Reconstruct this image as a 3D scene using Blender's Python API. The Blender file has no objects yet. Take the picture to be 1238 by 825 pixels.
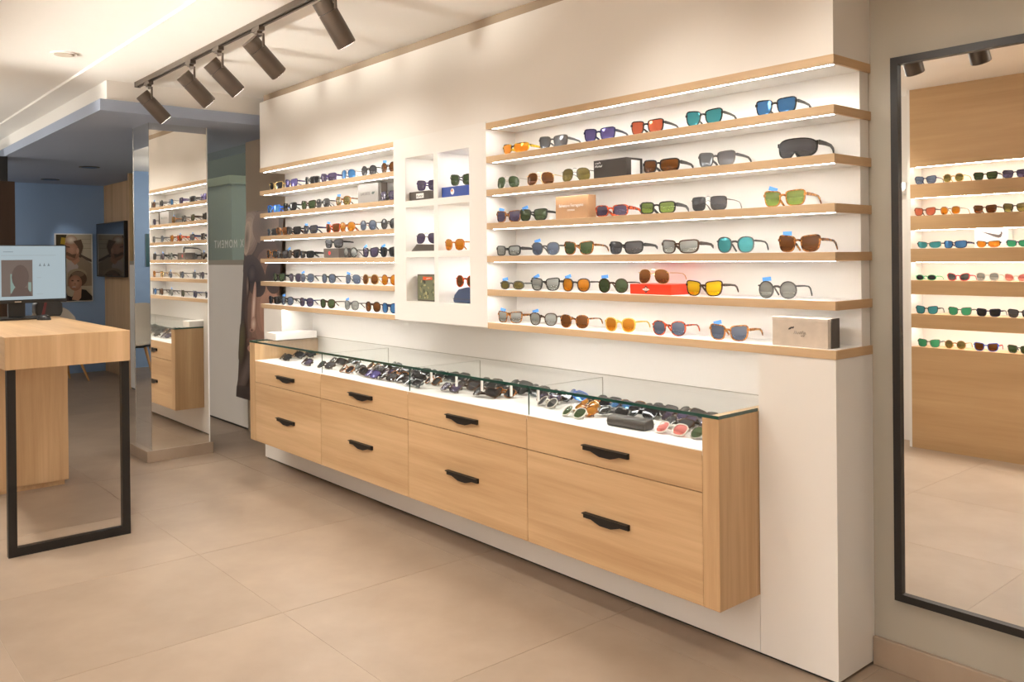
import bpy, bmesh, math, random
from mathutils import Vector, Matrix, Euler
random.seed(7)
scene = bpy.context.scene
col = scene.collection

# ---------------------------------------------------------------- camera
YAW, PITCH, ROLL = 0.8621, -0.0028, -0.0098
fw = Vector((-math.sin(YAW)*math.cos(PITCH), math.cos(YAW)*math.cos(PITCH), math.sin(PITCH)))
rt = Vector((math.cos(YAW), math.sin(YAW), 0)); up = rt.cross(fw)
r2 = rt*math.cos(ROLL)+up*math.sin(ROLL); u2 = -rt*math.sin(ROLL)+up*math.cos(ROLL)
cam = bpy.data.cameras.new('camera'); cam_o = bpy.data.objects.new('camera', cam); col.objects.link(cam_o)
cam_o.matrix_world = Matrix(((r2.x, u2.x, -fw.x, 1.5132), (r2.y, u2.y, -fw.y, -2.7696), (r2.z, u2.z, -fw.z, 1.5), (0, 0, 0, 1)))
cam.sensor_width = 36; cam.lens = 1031.13/1238*36
cam.shift_y = (314.05-412.5)/1238
cam.clip_start = 0.05; cam.clip_end = 60
scene.camera = cam_o
scene.cycles.transparent_max_bounces = 24
scene.cycles.use_denoising = True

# ---------------------------------------------------------------- world, exposure, light levels
w = bpy.data.worlds.new('world'); scene.world = w; w.use_nodes = True
w.node_tree.nodes['Background'].inputs[0].default_value = (0.62, 0.64, 0.57, 1)
w.node_tree.nodes['Background'].inputs[1].default_value = 1.5
vs = scene.view_settings
vs.view_transform = 'Standard'; vs.look = 'None'; vs.exposure = 0.0; vs.gamma = 1.0; vs.use_curve_mapping = False
WARM = (1.0, 0.95, 0.86)
LEDC = (1.0, 0.975, 0.93)
LED = 50.0           # radiance of the shelf light strips
SPOT = 16.0          # track spots along the display wall
SPOT2 = 30.0         # track spots along the opposite wall
DOWN = 88.0          # unseen fill downlights
FILL_C = 24.0         # added fill globes towards the blue wall
FILL_A = 13.0         # added fill globes over the aisle
ELEV = math.radians(15.5)
WASH = 11.0          # added unseen washer that brightens the ceiling
FILL_B = 7.0  # remaining added fill globes

# ---------------------------------------------------------------- materials
MATS = {}
def nt(name):
    m = bpy.data.materials.new(name); m.use_nodes = True
    t = m.node_tree; b = t.nodes['Principled BSDF']
    MATS[name] = m
    return m, t, b
def plain(name, c, rough=0.5, metal=0.0, spec=0.5, noise=0.0, nscale=8.0, bump=0.0):
    m, t, b = nt(name)
    b.inputs['Base Color'].default_value = (*c, 1); b.inputs['Roughness'].default_value = rough
    b.inputs['Metallic'].default_value = metal; b.inputs['Specular IOR Level'].default_value = spec
    if noise or bump:
        tc = t.nodes.new('ShaderNodeTexCoord'); n = t.nodes.new('ShaderNodeTexNoise')
        n.inputs['Scale'].default_value = nscale; n.inputs['Detail'].default_value = 5
        t.links.new(tc.outputs['Object'], n.inputs['Vector'])
        if noise:
            mx = t.nodes.new('ShaderNodeMix'); mx.data_type = 'RGBA'
            mx.inputs['A'].default_value = (*[x*(1-noise) for x in c], 1)
            mx.inputs['B'].default_value = (*[min(1, x*(1+noise)) for x in c], 1)
            t.links.new(n.outputs['Fac'], mx.inputs['Factor']); t.links.new(mx.outputs['Result'], b.inputs['Base Color'])
        if bump:
            bp = t.nodes.new('ShaderNodeBump'); bp.inputs['Strength'].default_value = bump; bp.inputs['Distance'].default_value = 0.002
            t.links.new(n.outputs['Fac'], bp.inputs['Height']); t.links.new(bp.outputs['Normal'], b.inputs['Normal'])
    return m
def wood(name, axis, c1, c2, rough=0.45, fine=1.0):
    m, t, b = nt(name)
    tc = t.nodes.new('ShaderNodeTexCoord'); oi = t.nodes.new('ShaderNodeObjectInfo')
    ad = t.nodes.new('ShaderNodeVectorMath'); ad.operation = 'MULTIPLY_ADD'
    cb = t.nodes.new('ShaderNodeCombineXYZ')
    for k in range(3): t.links.new(oi.outputs['Random'], cb.inputs[k])
    ad.inputs[1].default_value = (1, 1, 1)
    sc7 = t.nodes.new('ShaderNodeVectorMath'); sc7.operation = 'SCALE'; sc7.inputs['Scale'].default_value = 7.0
    t.links.new(cb.outputs[0], sc7.inputs[0])
    t.links.new(tc.outputs['Object'], ad.inputs[0]); t.links.new(sc7.outputs[0], ad.inputs[2])
    mp = t.nodes.new('ShaderNodeMapping'); s = [38*fine]*3; s[axis] = 1.6
    mp.inputs['Scale'].default_value = s; t.links.new(ad.outputs[0], mp.inputs['Vector'])
    n = t.nodes.new('ShaderNodeTexNoise'); n.inputs['Scale'].default_value = 1.0; n.inputs['Detail'].default_value = 6; n.inputs['Roughness'].default_value = 0.62
    n.inputs['Distortion'].default_value = 0.35
    t.links.new(mp.outputs[0], n.inputs['Vector'])
    mp2 = t.nodes.new('ShaderNodeMapping'); s = [7.0]*3; s[axis] = 0.5
    mp2.inputs['Scale'].default_value = s; t.links.new(ad.outputs[0], mp2.inputs['Vector'])
    n2 = t.nodes.new('ShaderNodeTexNoise'); n2.inputs['Scale'].default_value = 1.0; n2.inputs['Detail'].default_value = 2
    t.links.new(mp2.outputs[0], n2.inputs['Vector'])
    a = t.nodes.new('ShaderNodeMath'); a.operation = 'MULTIPLY_ADD'; a.inputs[1].default_value = 0.6
    t.links.new(n2.outputs['Fac'], a.inputs[0])
    h = t.nodes.new('ShaderNodeMath'); h.operation = 'MULTIPLY'; h.inputs[1].default_value = 0.45; t.links.new(n.outputs['Fac'], h.inputs[0]); t.links.new(h.outputs[0], a.inputs[2])
    r = t.nodes.new('ShaderNodeValToRGB'); r.color_ramp.elements[0].position = 0.30; r.color_ramp.elements[1].position = 0.72
    r.color_ramp.elements[0].color = (*c1, 1); r.color_ramp.elements[1].color = (*c2, 1)
    t.links.new(a.outputs[0], r.inputs['Fac']); t.links.new(r.outputs['Color'], b.inputs['Base Color'])
    b.inputs['Roughness'].default_value = rough; b.inputs['Specular IOR Level'].default_value = 0.3
    bp = t.nodes.new('ShaderNodeBump'); bp.inputs['Strength'].default_value = 0.12; bp.inputs['Distance'].default_value = 0.001
    t.links.new(n.outputs['Fac'], bp.inputs['Height']); t.links.new(bp.outputs['Normal'], b.inputs['Normal'])
    return m
def emit(name, c, s):
    m, t, b = nt(name)
    b.inputs['Base Color'].default_value = (0.9, 0.9, 0.9, 1)
    b.inputs['Emission Color'].default_value = (*c, 1); b.inputs['Emission Strength'].default_value = s
    return m
def glassy(name, tint, fac=0.5, base=0.03, rough=0.0):
    """thin architectural glass: see-through with fresnel reflection"""
    m, t, b = nt(name); t.nodes.remove(b); o = t.nodes['Material Output']
    tr = t.nodes.new('ShaderNodeBsdfTransparent'); tr.inputs['Color'].default_value = (*tint, 1)
    gl = t.nodes.new('ShaderNodeBsdfGlossy'); gl.inputs['Roughness'].default_value = rough
    fr = t.nodes.new('ShaderNodeLayerWeight'); fr.inputs['Blend'].default_value = 0.5
    pw = t.nodes.new('ShaderNodeMath'); pw.operation = 'POWER'; pw.inputs[1].default_value = 4.0
    t.links.new(fr.outputs['Facing'], pw.inputs[0])
    mm = t.nodes.new('ShaderNodeMath'); mm.operation = 'MULTIPLY_ADD'; mm.inputs[1].default_value = fac; mm.inputs[2].default_value = base
    t.links.new(pw.outputs[0], mm.inputs[0])
    mx = t.nodes.new('ShaderNodeMixShader'); t.links.new(mm.outputs[0], mx.inputs[0])
    t.links.new(tr.outputs[0], mx.inputs[1]); t.links.new(gl.outputs[0], mx.inputs[2]); t.links.new(mx.outputs[0], o.inputs[0])
    return m
def lensmat(name, c, trans, metal=0.0, tint=None, rough=0.06):
    m, t, b = nt(name); o = t.nodes['Material Output']
    b.inputs['Base Color'].default_value = (*c, 1); b.inputs['Roughness'].default_value = rough; b.inputs['Metallic'].default_value = metal
    tr = t.nodes.new('ShaderNodeBsdfTransparent'); tr.inputs['Color'].default_value = (*(tint or c), 1)
    mx = t.nodes.new('ShaderNodeMixShader'); mx.inputs[0].default_value = trans
    t.links.new(b.outputs[0], mx.inputs[1]); t.links.new(tr.outputs[0], mx.inputs[2]); t.links.new(mx.outputs[0], o.inputs[0])
    if metal == 0:                                         # gradient tint: denser at the brow, clearer at the cheek
        tc = t.nodes.new('ShaderNodeTexCoord'); sx = t.nodes.new('ShaderNodeSeparateXYZ'); mr = t.nodes.new('ShaderNodeMapRange')
        t.links.new(tc.outputs['Object'], sx.inputs[0]); t.links.new(sx.outputs['Z'], mr.inputs['Value'])
        mr.inputs['From Min'].default_value = 0.008; mr.inputs['From Max'].default_value = 0.046
        mr.inputs['To Min'].default_value = min(0.85, trans*1.6); mr.inputs['To Max'].default_value = trans*0.45
        t.links.new(mr.outputs[0], mx.inputs[0])
    return m
def twotone(name, c1, c2, scale=60, rough=0.25):
    m, t, b = nt(name)
    tc = t.nodes.new('ShaderNodeTexCoord'); n = t.nodes.new('ShaderNodeTexNoise'); n.inputs['Scale'].default_value = scale; n.inputs['Detail'].default_value = 2
    t.links.new(tc.outputs['Object'], n.inputs['Vector'])
    r = t.nodes.new('ShaderNodeValToRGB'); r.color_ramp.elements[0].position = 0.42; r.color_ramp.elements[1].position = 0.58
    r.color_ramp.elements[0].color = (*c1, 1); r.color_ramp.elements[1].color = (*c2, 1)
    t.links.new(n.outputs['Fac'], r.inputs[0]); t.links.new(r.outputs[0], b.inputs['Base Color']); b.inputs['Roughness'].default_value = rough
    return m

OAK1, OAK2 = (0.43, 0.262, 0.128), (0.68, 0.46, 0.262)
wood('oak_x', 0, OAK1, OAK2); wood('oak_z', 2, OAK1, OAK2); wood('oak_y', 1, OAK1, OAK2)
wood('oak_shelf', 0, (0.50, 0.335, 0.19), (0.68, 0.485, 0.30)); wood('oak_wall', 0, (0.44, 0.27, 0.13), (0.58, 0.38, 0.20), fine=0.8)
wood('dark_wood', 2, (0.035, 0.018, 0.010), (0.06, 0.03, 0.017))
wood('chair_wood', 2, (0.50, 0.26, 0.10), (0.62, 0.36, 0.16))
plain('white_wall', (0.80, 0.76, 0.71), 0.6, noise=0.02, nscale=3)
plain('white_lacquer', (0.82, 0.79, 0.75), 0.35)
plain('ceiling_white', (0.90, 0.875, 0.84), 0.8, noise=0.015, nscale=2)
plain('grey_wall', (0.37, 0.335, 0.275), 0.75, noise=0.03, nscale=4)
plain('blue_paint', (0.29, 0.44, 0.70), 0.6, noise=0.03, nscale=3)
plain('blue_soffit', (0.35, 0.41, 0.54), 0.7, noise=0.03, nscale=3)
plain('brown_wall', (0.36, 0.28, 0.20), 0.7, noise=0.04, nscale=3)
plain('black_metal', (0.022, 0.019, 0.017), 0.42, metal=0.4)
plain('lamp_metal', (0.105, 0.080, 0.062), 0.38, metal=0.35)
plain('black_plastic', (0.015, 0.014, 0.014), 0.35)
plain('steel', (0.55, 0.53, 0.5), 0.25, metal=1)
plain('mirror', (0.90, 0.89, 0.87), 0.004, metal=1)
plain('column_mirror', (0.84, 0.83, 0.80), 0.006, metal=1)
plain('beige_fabric', (0.62, 0.55, 0.46), 0.8)
plain('beige_leather', (0.60, 0.54, 0.46), 0.5)
plain('screen_black', (0.008, 0.008, 0.010), 0.05, spec=0.9)
plain('tag_blue', (0.10, 0.33, 0.80), 0.5)
plain('paper_white', (0.85, 0.84, 0.82), 0.6)
plain('glass_green', (0.004, 0.05, 0.035), 0.08, spec=0.8)
plain('tray_white', (0.86, 0.84, 0.81), 0.4)
plain('grout', (0.46, 0.37, 0.29), 0.85)
glassy('clear_glass', (0.988, 0.994, 0.991), 0.22, 0.012)
glassy('window_glass', (0.93, 0.95, 0.91), 0.4, 0.05)
emit('led', LEDC, LED); emit('lamp_face', WARM, 6.0); emit('cubby_led', LEDC, 240.0); emit('fill_face', WARM, 8.0); emit('fill_opal_b', WARM, FILL_B); emit('fill_opal_c', WARM, FILL_C); emit('fill_opal_a', WARM, FILL_A)

def tile_mat():
    m, t, b = nt('floor_tile')
    tc = t.nodes.new('ShaderNodeTexCoord'); oi = t.nodes.new('ShaderNodeObjectInfo')
    n = t.nodes.new('ShaderNodeTexNoise'); n.inputs['Scale'].default_value = 2.2; n.inputs['Detail'].default_value = 7; n.inputs['Roughness'].default_value = 0.6
    t.links.new(tc.outputs['Object'], n.inputs['Vector'])
    n2 = t.nodes.new('ShaderNodeTexNoise'); n2.inputs['Scale'].default_value = 55; n2.inputs['Detail'].default_value = 3
    t.links.new(tc.outputs['Object'], n2.inputs['Vector'])
    r = t.nodes.new('ShaderNodeValToRGB'); r.color_ramp.elements[0].position = 0.3; r.color_ramp.elements[1].position = 0.75
    r.color_ramp.elements[0].color = (0.295, 0.22, 0.16, 1); r.color_ramp.elements[1].color = (0.38, 0.29, 0.215, 1)
    t.links.new(n.outputs['Fac'], r.inputs[0])
    v = t.nodes.new('ShaderNodeHueSaturation'); mr = t.nodes.new('ShaderNodeMapRange')
    mr.inputs['To Min'].default_value = 0.96; mr.inputs['To Max'].default_value = 1.04
    t.links.new(oi.outputs['Random'], mr.inputs['Value']); t.links.new(mr.outputs[0], v.inputs['Value'])
    t.links.new(r.outputs[0], v.inputs['Color']); t.links.new(v.outputs[0], b.inputs['Base Color'])
    b.inputs['Roughness'].default_value = 0.42; b.inputs['Specular IOR Level'].default_value = 0.35
    bp = t.nodes.new('ShaderNodeBump'); bp.inputs['Strength'].default_value = 0.05; bp.inputs['Distance'].default_value = 0.001
    t.links.new(n2.outputs['Fac'], bp.inputs['Height']); t.links.new(bp.outputs['Normal'], b.inputs['Normal'])
tile_mat()

# frame and lens finishes for sunglasses : key -> (words, material)
FR = {}
def fr(key, words, *a, **k): FR[key] = (words, plain('frame_'+key, *a, **k))
fr('black', 'black', (0.016, 0.015, 0.015), 0.22); fr('navy', 'navy', (0.014, 0.02, 0.06), 0.25); fr('grey', 'grey', (0.06, 0.058, 0.057), 0.3)
fr('brown', 'dark brown', (0.05, 0.026, 0.014), 0.25); fr('silver', 'silver metal', (0.6, 0.58, 0.55), 0.2, metal=1)
fr('gold', 'gold metal', (0.75, 0.55, 0.25), 0.2, metal=1); fr('red', 'red', (0.55, 0.03, 0.04), 0.25); fr('blue', 'bright blue', (0.02, 0.12, 0.55), 0.25)
fr('green', 'mint green', (0.10, 0.5, 0.25), 0.25); fr('clear', 'pale crystal', (0.62, 0.58, 0.52), 0.15)
fr('yellow', 'pale yellow', (0.70, 0.48, 0.10), 0.2); fr('purple', 'purple', (0.05, 0.03, 0.11), 0.2); fr('gun', 'gunmetal', (0.10, 0.095, 0.09), 0.25, metal=1)
FR['tort'] = ('tortoiseshell', twotone('frame_tort', (0.05, 0.018, 0.008), (0.42, 0.16, 0.03), 90))
FR['redtort'] = ('red tortoiseshell', twotone('frame_redtort', (0.09, 0.012, 0.01), (0.72, 0.10, 0.02), 90))
FR['amber'] = ('amber', twotone('frame_amber', (0.22, 0.075, 0.015), (0.58, 0.24, 0.05), 110))
FR['yb'] = ('black and yellow', twotone('frame_yb', (0.015, 0.015, 0.015), (0.75, 0.5, 0.03), 40))
FR['camo'] = ('grey mottled', twotone('frame_camo', (0.03, 0.03, 0.03), (0.2, 0.2, 0.19), 80))
LN = {}
def ln(key, words, *a, **k): LN[key] = (words, lensmat('lens_'+key, *a, **k))
ln('dark', 'black', (0.015, 0.015, 0.017), 0.10); ln('grey', 'grey', (0.07, 0.07, 0.075), 0.30, tint=(0.35, 0.35, 0.36)); ln('green', 'dark green', (0.05, 0.075, 0.035), 0.28, tint=(0.25, 0.35, 0.16))
ln('brown', 'brown', (0.12, 0.045, 0.012), 0.30, tint=(0.42, 0.18, 0.05)); ln('amber', 'amber', (0.45, 0.19, 0.02), 0.45, tint=(0.80, 0.45, 0.08)); ln('yellow', 'yellow', (0.75, 0.52, 0.02), 0.5, tint=(0.95, 0.75, 0.08))
ln('light', 'pale grey', (0.30, 0.31, 0.30), 0.5, tint=(0.66, 0.68, 0.66)); ln('olive', 'olive', (0.16, 0.13, 0.05), 0.45, tint=(0.55, 0.5, 0.25)); ln('lime', 'bright green', (0.20, 0.26, 0.08), 0.5, tint=(0.6, 0.72, 0.35))
ln('violet', 'violet', (0.075, 0.06, 0.105), 0.35, tint=(0.36, 0.32, 0.45)); ln('bluegrad', 'blue grey', (0.12, 0.15, 0.21), 0.42, tint=(0.42, 0.48, 0.6)); ln('pink', 'pink', (0.6, 0.22, 0.2), 0.5, tint=(0.9, 0.5, 0.45))
ln('morange', 'orange mirror', (0.95, 0.36, 0.04), 0.12, 0.55); ln('mred', 'red mirror', (0.72, 0.19, 0.10), 0.12, 0.55); ln('mblue', 'blue mirror', (0.08, 0.24, 0.52), 0.12, 0.55)
ln('mcyan', 'turquoise mirror', (0.08, 0.38, 0.44), 0.12, 0.55); ln('mpurple', 'purple mirror', (0.17, 0.15, 0.40), 0.12, 0.55); ln('mgrey', 'silver grey mirror', (0.25, 0.27, 0.30), 0.15, 0.6); ln('mgreen', 'green mirror', (0.08, 0.48, 0.26), 0.12, 0.55)

# ---------------------------------------------------------------- geometry helpers
class MB:
    def __init__(s): s.v = []; s.f = []; s.m = []; s.mi = 0
    def add(s, vs, fs):
        o = len(s.v); s.v += [tuple(p) for p in vs]
        for f in fs: s.f.append(tuple(o+i for i in f)); s.m.append(s.mi)
        return s
    def box(s, x0, x1, y0, y1, z0, z1):
        return s.add([(x0,y0,z0),(x1,y0,z0),(x1,y1,z0),(x0,y1,z0),(x0,y0,z1),(x1,y0,z1),(x1,y1,z1),(x0,y1,z1)],
              [(0,3,2,1),(4,5,6,7),(0,1,5,4),(1,2,6,5),(2,3,7,6),(3,0,4,7)])
    def cyl(s, p0, p1, r0, r1=None, n=20, cap=True):
        r1 = r0 if r1 is None else r1
        p0 = Vector(p0); p1 = Vector(p1); d = (p1-p0).normalized()
        a = d.orthogonal().normalized(); b = d.cross(a)
        vs = []
        for p, r in ((p0, r0), (p1, r1)):
            for k in range(n):
                t = 2*math.pi*k/n; vs.append(p+a*(r*math.cos(t))+b*(r*math.sin(t)))
        fs = [(k, (k+1) % n, n+(k+1) % n, n+k) for k in range(n)]
        if cap: fs += [tuple(range(n-1, -1, -1)), tuple(range(n, 2*n))]
        return s.add(vs, fs)
    def tube(s, pts, r, n=8, up=None, wh=None):
        """sweep a circle (r) or a rectangle (wh = list of half width/height) along pts"""
        P = [Vector(p) for p in pts]; rings = []
        for i, p in enumerate(P):
            d = (P[min(i+1, len(P)-1)]-P[max(i-1, 0)]).normalized()
            u = Vector(up) if up else Vector((0, 0, 1))
            if abs(d.dot(u)) > 0.95: u = Vector((1, 0, 0))
            a = d.cross(u).normalized(); b = a.cross(d)
            if wh:
                hw, hh = wh[i] if isinstance(wh, list) else wh
                ring = [p+a*sx*hw+b*sz*hh for sx, sz in ((-1,-1),(1,-1),(1,1),(-1,1))]
            else:
                rr = r[i] if isinstance(r, (list, tuple)) else r
                ring = [p+a*(rr*math.cos(2*math.pi*k/n))+b*(rr*math.sin(2*math.pi*k/n)) for k in range(n)]
            rings.append(ring)
        m = len(rings[0]); vs = [q for g in rings for q in g]; fs = []
        for i in range(len(rings)-1):
            for k in range(m): fs.append((i*m+k, i*m+(k+1) % m, (i+1)*m+(k+1) % m, (i+1)*m+k))
        fs += [tuple(range(m-1, -1, -1)), tuple(range((len(rings)-1)*m, len(rings)*m))]
        return s.add(vs, fs)
    def prism(s, poly, y0, y1, axis='y'):
        """extrude a 2D polygon (x,z) between y0 and y1 (or (y,z) along x)"""
        n = len(poly)
        f = (lambda a, b, t: (a, t, b)) if axis == 'y' else ((lambda a, b, t: (t, a, b)) if axis == 'x' else (lambda a, b, t: (a, b, t)))
        vs = [f(a, b, y0) for a, b in poly]+[f(a, b, y1) for a, b in poly]
        fs = [tuple(range(n)), tuple(range(2*n-1, n-1, -1))]+[(k, n+k, n+(k+1) % n, (k+1) % n) for k in range(n)]
        return s.add(vs, fs)
    def mesh(s, name, smooth=False):
        me = bpy.data.meshes.new(name); me.from_pydata(s.v, [], s.f)
        bm = bmesh.new(); bm.from_mesh(me); bmesh.ops.recalc_face_normals(bm, faces=bm.faces); bm.to_mesh(me); bm.free()
        if any(s.m): me.polygons.foreach_set('material_index', s.m)
        if smooth: me.shade_smooth(); me.set_sharp_from_angle(angle=math.radians(38))
        return me
    def build(s, name, mats, parent=None, smooth=False, bevel=0.0, loc=None):
        me = s.mesh(name, smooth)
        for m in ([mats] if isinstance(mats, str) else mats): me.materials.append(MATS[m])
        o = bpy.data.objects.new(name, me); col.objects.link(o)
        if parent is not None: o.parent = parent
        if loc is not None: o.location = loc
        if bevel:
            b = o.modifiers.new('bevel', 'BEVEL'); b.width = bevel; b.segments = 2; b.limit_method = 'ANGLE'
        return o
def tag(o, label, cat, group=None):
    o['label'] = label; o['category'] = cat
    if group: o['group'] = group
    return o
def thing(name, label, cat, loc=(0, 0, 0), rz=0, group=None):
    o = bpy.data.objects.new(name, None); o.empty_display_size = 0.05; col.objects.link(o)
    o.location = loc; o.rotation_euler = (0, 0, rz)
    return tag(o, label, cat, group)
def struct(o):
    o['kind'] = 'structure'; return o
def sempty(name):
    o = bpy.data.objects.new(name, None); col.objects.link(o); o['kind'] = 'structure'; return o
def B(name, mat, x0, x1, y0, y1, z0, z1, parent=None, bevel=0.0):
    """box with its origin at its own base centre so wood grain varies"""
    cx, cy, cz = (x0+x1)/2, (y0+y1)/2, z0
    p = MB().box(x0-cx, x1-cx, y0-cy, y1-cy, 0, z1-z0)
    return p.build(name, mat, parent, bevel=bevel, loc=(cx, cy, cz))
def text_mesh(name, s, size, mat, parent, M, ext=0.0003, mirror=False, align='CENTER', space=1.0):
    cu = bpy.data.curves.new('t', 'FONT'); cu.body = s; cu.size = size; cu.extrude = ext; cu.align_x = align; cu.align_y = 'CENTER'; cu.space_character = space
    o = bpy.data.objects.new('t', cu); col.objects.link(o)
    dg = bpy.context.evaluated_depsgraph_get(); me = bpy.data.meshes.new_from_object(o.evaluated_get(dg))
    bpy.data.objects.remove(o); bpy.data.curves.remove(cu)
    if mirror: me.transform(Matrix.Scale(-1, 4, (1, 0, 0)))
    me.transform(M); me.materials.clear(); me.materials.append(MATS[mat])
    ob = bpy.data.objects.new(name, me); col.objects.link(ob); ob.parent = parent
    return ob
def ell(cx, cy, rx, ry, n=20, rot=0):
    c, s = math.cos(rot), math.sin(rot)
    return [(cx+rx*math.cos(2*math.pi*k/n)*c-ry*math.sin(2*math.pi*k/n)*s, cy+rx*math.cos(2*math.pi*k/n)*s+ry*math.sin(2*math.pi*k/n)*c) for k in range(n)]
COLM = {}
def cm(c, rough=0.35):
    k = tuple(round(x, 3) for x in c)
    if k not in COLM:
        n = 'ink_%d' % len(COLM); plain(n, c, rough); COLM[k] = n
    return COLM[k]
def printed(name, parent, layers, M, off=0.0004):
    """flat print: stacked coloured shapes in (u,v), mapped by matrix M (u->x, v->y, layer->z)"""
    p = MB(); mats = []
    for i, (c, poly) in enumerate(layers):
        m = cm(c)
        if m not in mats: mats.append(m)
        p.mi = mats.index(m)
        p.add([M @ Vector((a, b, off*(i+1))) for a, b in poly], [tuple(range(len(poly)))])
    me = bpy.data.meshes.new(name); me.from_pydata(p.v, [], p.f)
    for m in mats: me.materials.append(MATS[m])
    me.polygons.foreach_set('material_index', p.m)
    o = bpy.data.objects.new(name, me); col.objects.link(o); o.parent = parent
    return o
def basis(o, ux, uy):
    """matrix taking (u,v,w) to o + u*ux + v*uy + w*normal"""
    ux = Vector(ux); uy = Vector(uy); n = ux.cross(uy).normalized(); o = Vector(o)
    return Matrix(((ux.x, uy.x, n.x, o.x), (ux.y, uy.y, n.y, o.y), (ux.z, uy.z, n.z, o.z), (0, 0, 0, 1)))

# ---------------------------------------------------------------- room shell
YB = 0.26                                  # wall plane behind the display
CZ, CZ2, SZ = 2.745, 2.762, 2.531           # track ceiling, main ceiling, blue soffit underside
floor = struct(B('floor', 'grout', -11.2, 3.2, -3.75, 2.4, -0.10, -0.0012))
T = 0.955
tm = MB().box(-T/2+0.0012, T/2-0.0012, -T/2+0.0012, T/2-0.0012, -0.010, 0.0).mesh('tile'); tm.materials.append(MATS['floor_tile'])
for i in range(-11, 4):
    for j in range(-4, 2):
        cx = -0.92+(i+0.5)*T; cy = -0.213+(j+0.5)*T
        if cx > 3.0 or cx < -11 or cy < -3.9 or cy > 1.0: continue
        o = bpy.data.objects.new('tile', tm); col.objects.link(o); o.parent = floor; o.matrix_parent_inverse = floor.matrix_basis.inverted(); o.location = (cx, cy, 0)
ceil = sempty('ceiling')
B('ceiling_slab', 'ceiling_white', -4.74, 3.2, -1.25, YB+0.05, CZ, CZ+0.2, ceil)
B('ceiling_slab', 'ceiling_white', -11.2, 3.2, -3.75, -1.25, CZ2, CZ+0.2, ceil)
B('ceiling_slab', 'ceiling_white', -11.2, -4.74, -1.25, -1.06, CZ, CZ+0.2, ceil)
sof = sempty('ceiling_soffit')
B('soffit_bulkhead', 'ceiling_white', -11.2, -4.74, -1.06, 0.62, SZ+0.078, CZ+0.2, sof)
B('soffit_box', 'blue_soffit', -11.2, -4.715, -1.11, 0.62, SZ, SZ+0.078, sof)

wb = struct(B('wall_back', 'grey_wall', -4.60, 3.2, YB, YB+0.12, 0, CZ+0.1))
struct(B('baseboard_back', 'floor_tile', 0.002, 3.2, YB-0.018, YB, 0.0, 0.105, bevel=0.003))
struct(B('wall_right', 'white_wall', 3.2, 3.3, -3.75, YB+0.12, 0, 3.0))
struct(B('wall_front', 'white_wall', -11.2, -1.50, -3.75, -3.6, 0, 3.0))
struct(B('wall_far', 'blue_paint', -11.2, -11.0, -3.75, 0.62, 0, CZ2))
struct(B('wall_oak', 'oak_z', -11.2, -9.0, 0.60, 0.72, 0, SZ))
struct(B('wall_street', 'brown_wall', -5.70, -4.60, 0.34, 0.46, 0, SZ+0.02))
struct(B('wall_return', 'oak_z', -9.06, -9.0, 0.34, 0.60, 0, SZ))

# display wall : white built-in housing
dw = sempty('wall_display')
B('header_panel', 'white_wall', -4.645, 0.0, 0.0, YB, 2.193, 2.692, dw)
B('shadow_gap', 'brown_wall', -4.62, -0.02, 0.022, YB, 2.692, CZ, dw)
B('back_panel', 'white_lacquer', -1.912, -0.0075, 0.197, YB, 1.165, 2.161, dw)
B('back_panel', 'white_lacquer', -4.637, -2.787, 0.197, YB, 1.165, 2.161, dw)
B('pier_panel', 'white_lacquer', -0.309, 0.0, 0.0, YB, 0.012, 1.133, dw)
B('pier_panel', 'white_lacquer', -4.605, -4.307, 0.0, YB, 0.012, 1.133, dw)
B('toe_panel', 'white_lacquer', -4.307, -0.311, 0.0, 0.04, 0.012, 0.2270, dw)
B('toe_recess', 'black_plastic', -4.59, -0.015, 0.012, 0.2, 0.0, 0.012, dw)
B('recess_panel', 'white_lacquer', -4.307, -0.309, YB-0.012, YB, 0.2270, 1.133, dw)

# ---------------------------------------------------------------- display shelves with light strips
SH = [2.193, 2.0195, 1.8492, 1.677, 1.5077, 1.3359, 1.1653]
ROWW = ['first', 'second', 'third', 'fourth', 'fifth', 'sixth', 'lowest']
TH = 0.032
for bay, (x0, x1, words) in enumerate(((-1.911, 0.003, 'in the bay beside the framed mirror'), (-4.648, -2.788, 'in the bay beside the mirrored column'))):
    for i, z in enumerate(SH):
        t = thing('display_shelf', '%s oak shelf board from the top %s' % (ROWW[i], words), 'shelf', ((x0+x1)/2, 0, z-TH), 0, 'oak display shelves')
        if i == 6: t['label'] = 'lowest oak shelf board %s' % words
        L = (x1-x0)/2
        y1 = 0.1965 if 0 < i < 6 else YB-0.001
        MB().box(-L+0.0105, L-0.0105, 0.0085, y1, 0, TH-0.0004).build('board', 'white_lacquer', t)
        MB().box(-L, L, -0.004, 0.008, 0, TH-0.0004).build('front_lipping', 'oak_shelf', t, bevel=0.0008)
        for sx in (-1, 1): MB().box(*sorted((sx*(L-0.010), sx*L)), 0.0083, YB-0.001, 0, TH-0.0004).build('end_lipping', 'oak_y', t, bevel=0.0008)
        MB().box(-L+0.03, L-0.012, 0.010, 0.034, -0.0003, -0.0001).build('light_channel', 'steel', t)
        MB().box(-L+0.032, L-0.014, 0.015, 0.026, -0.0007, -0.0003).build('light_strip', 'led', t)

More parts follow.
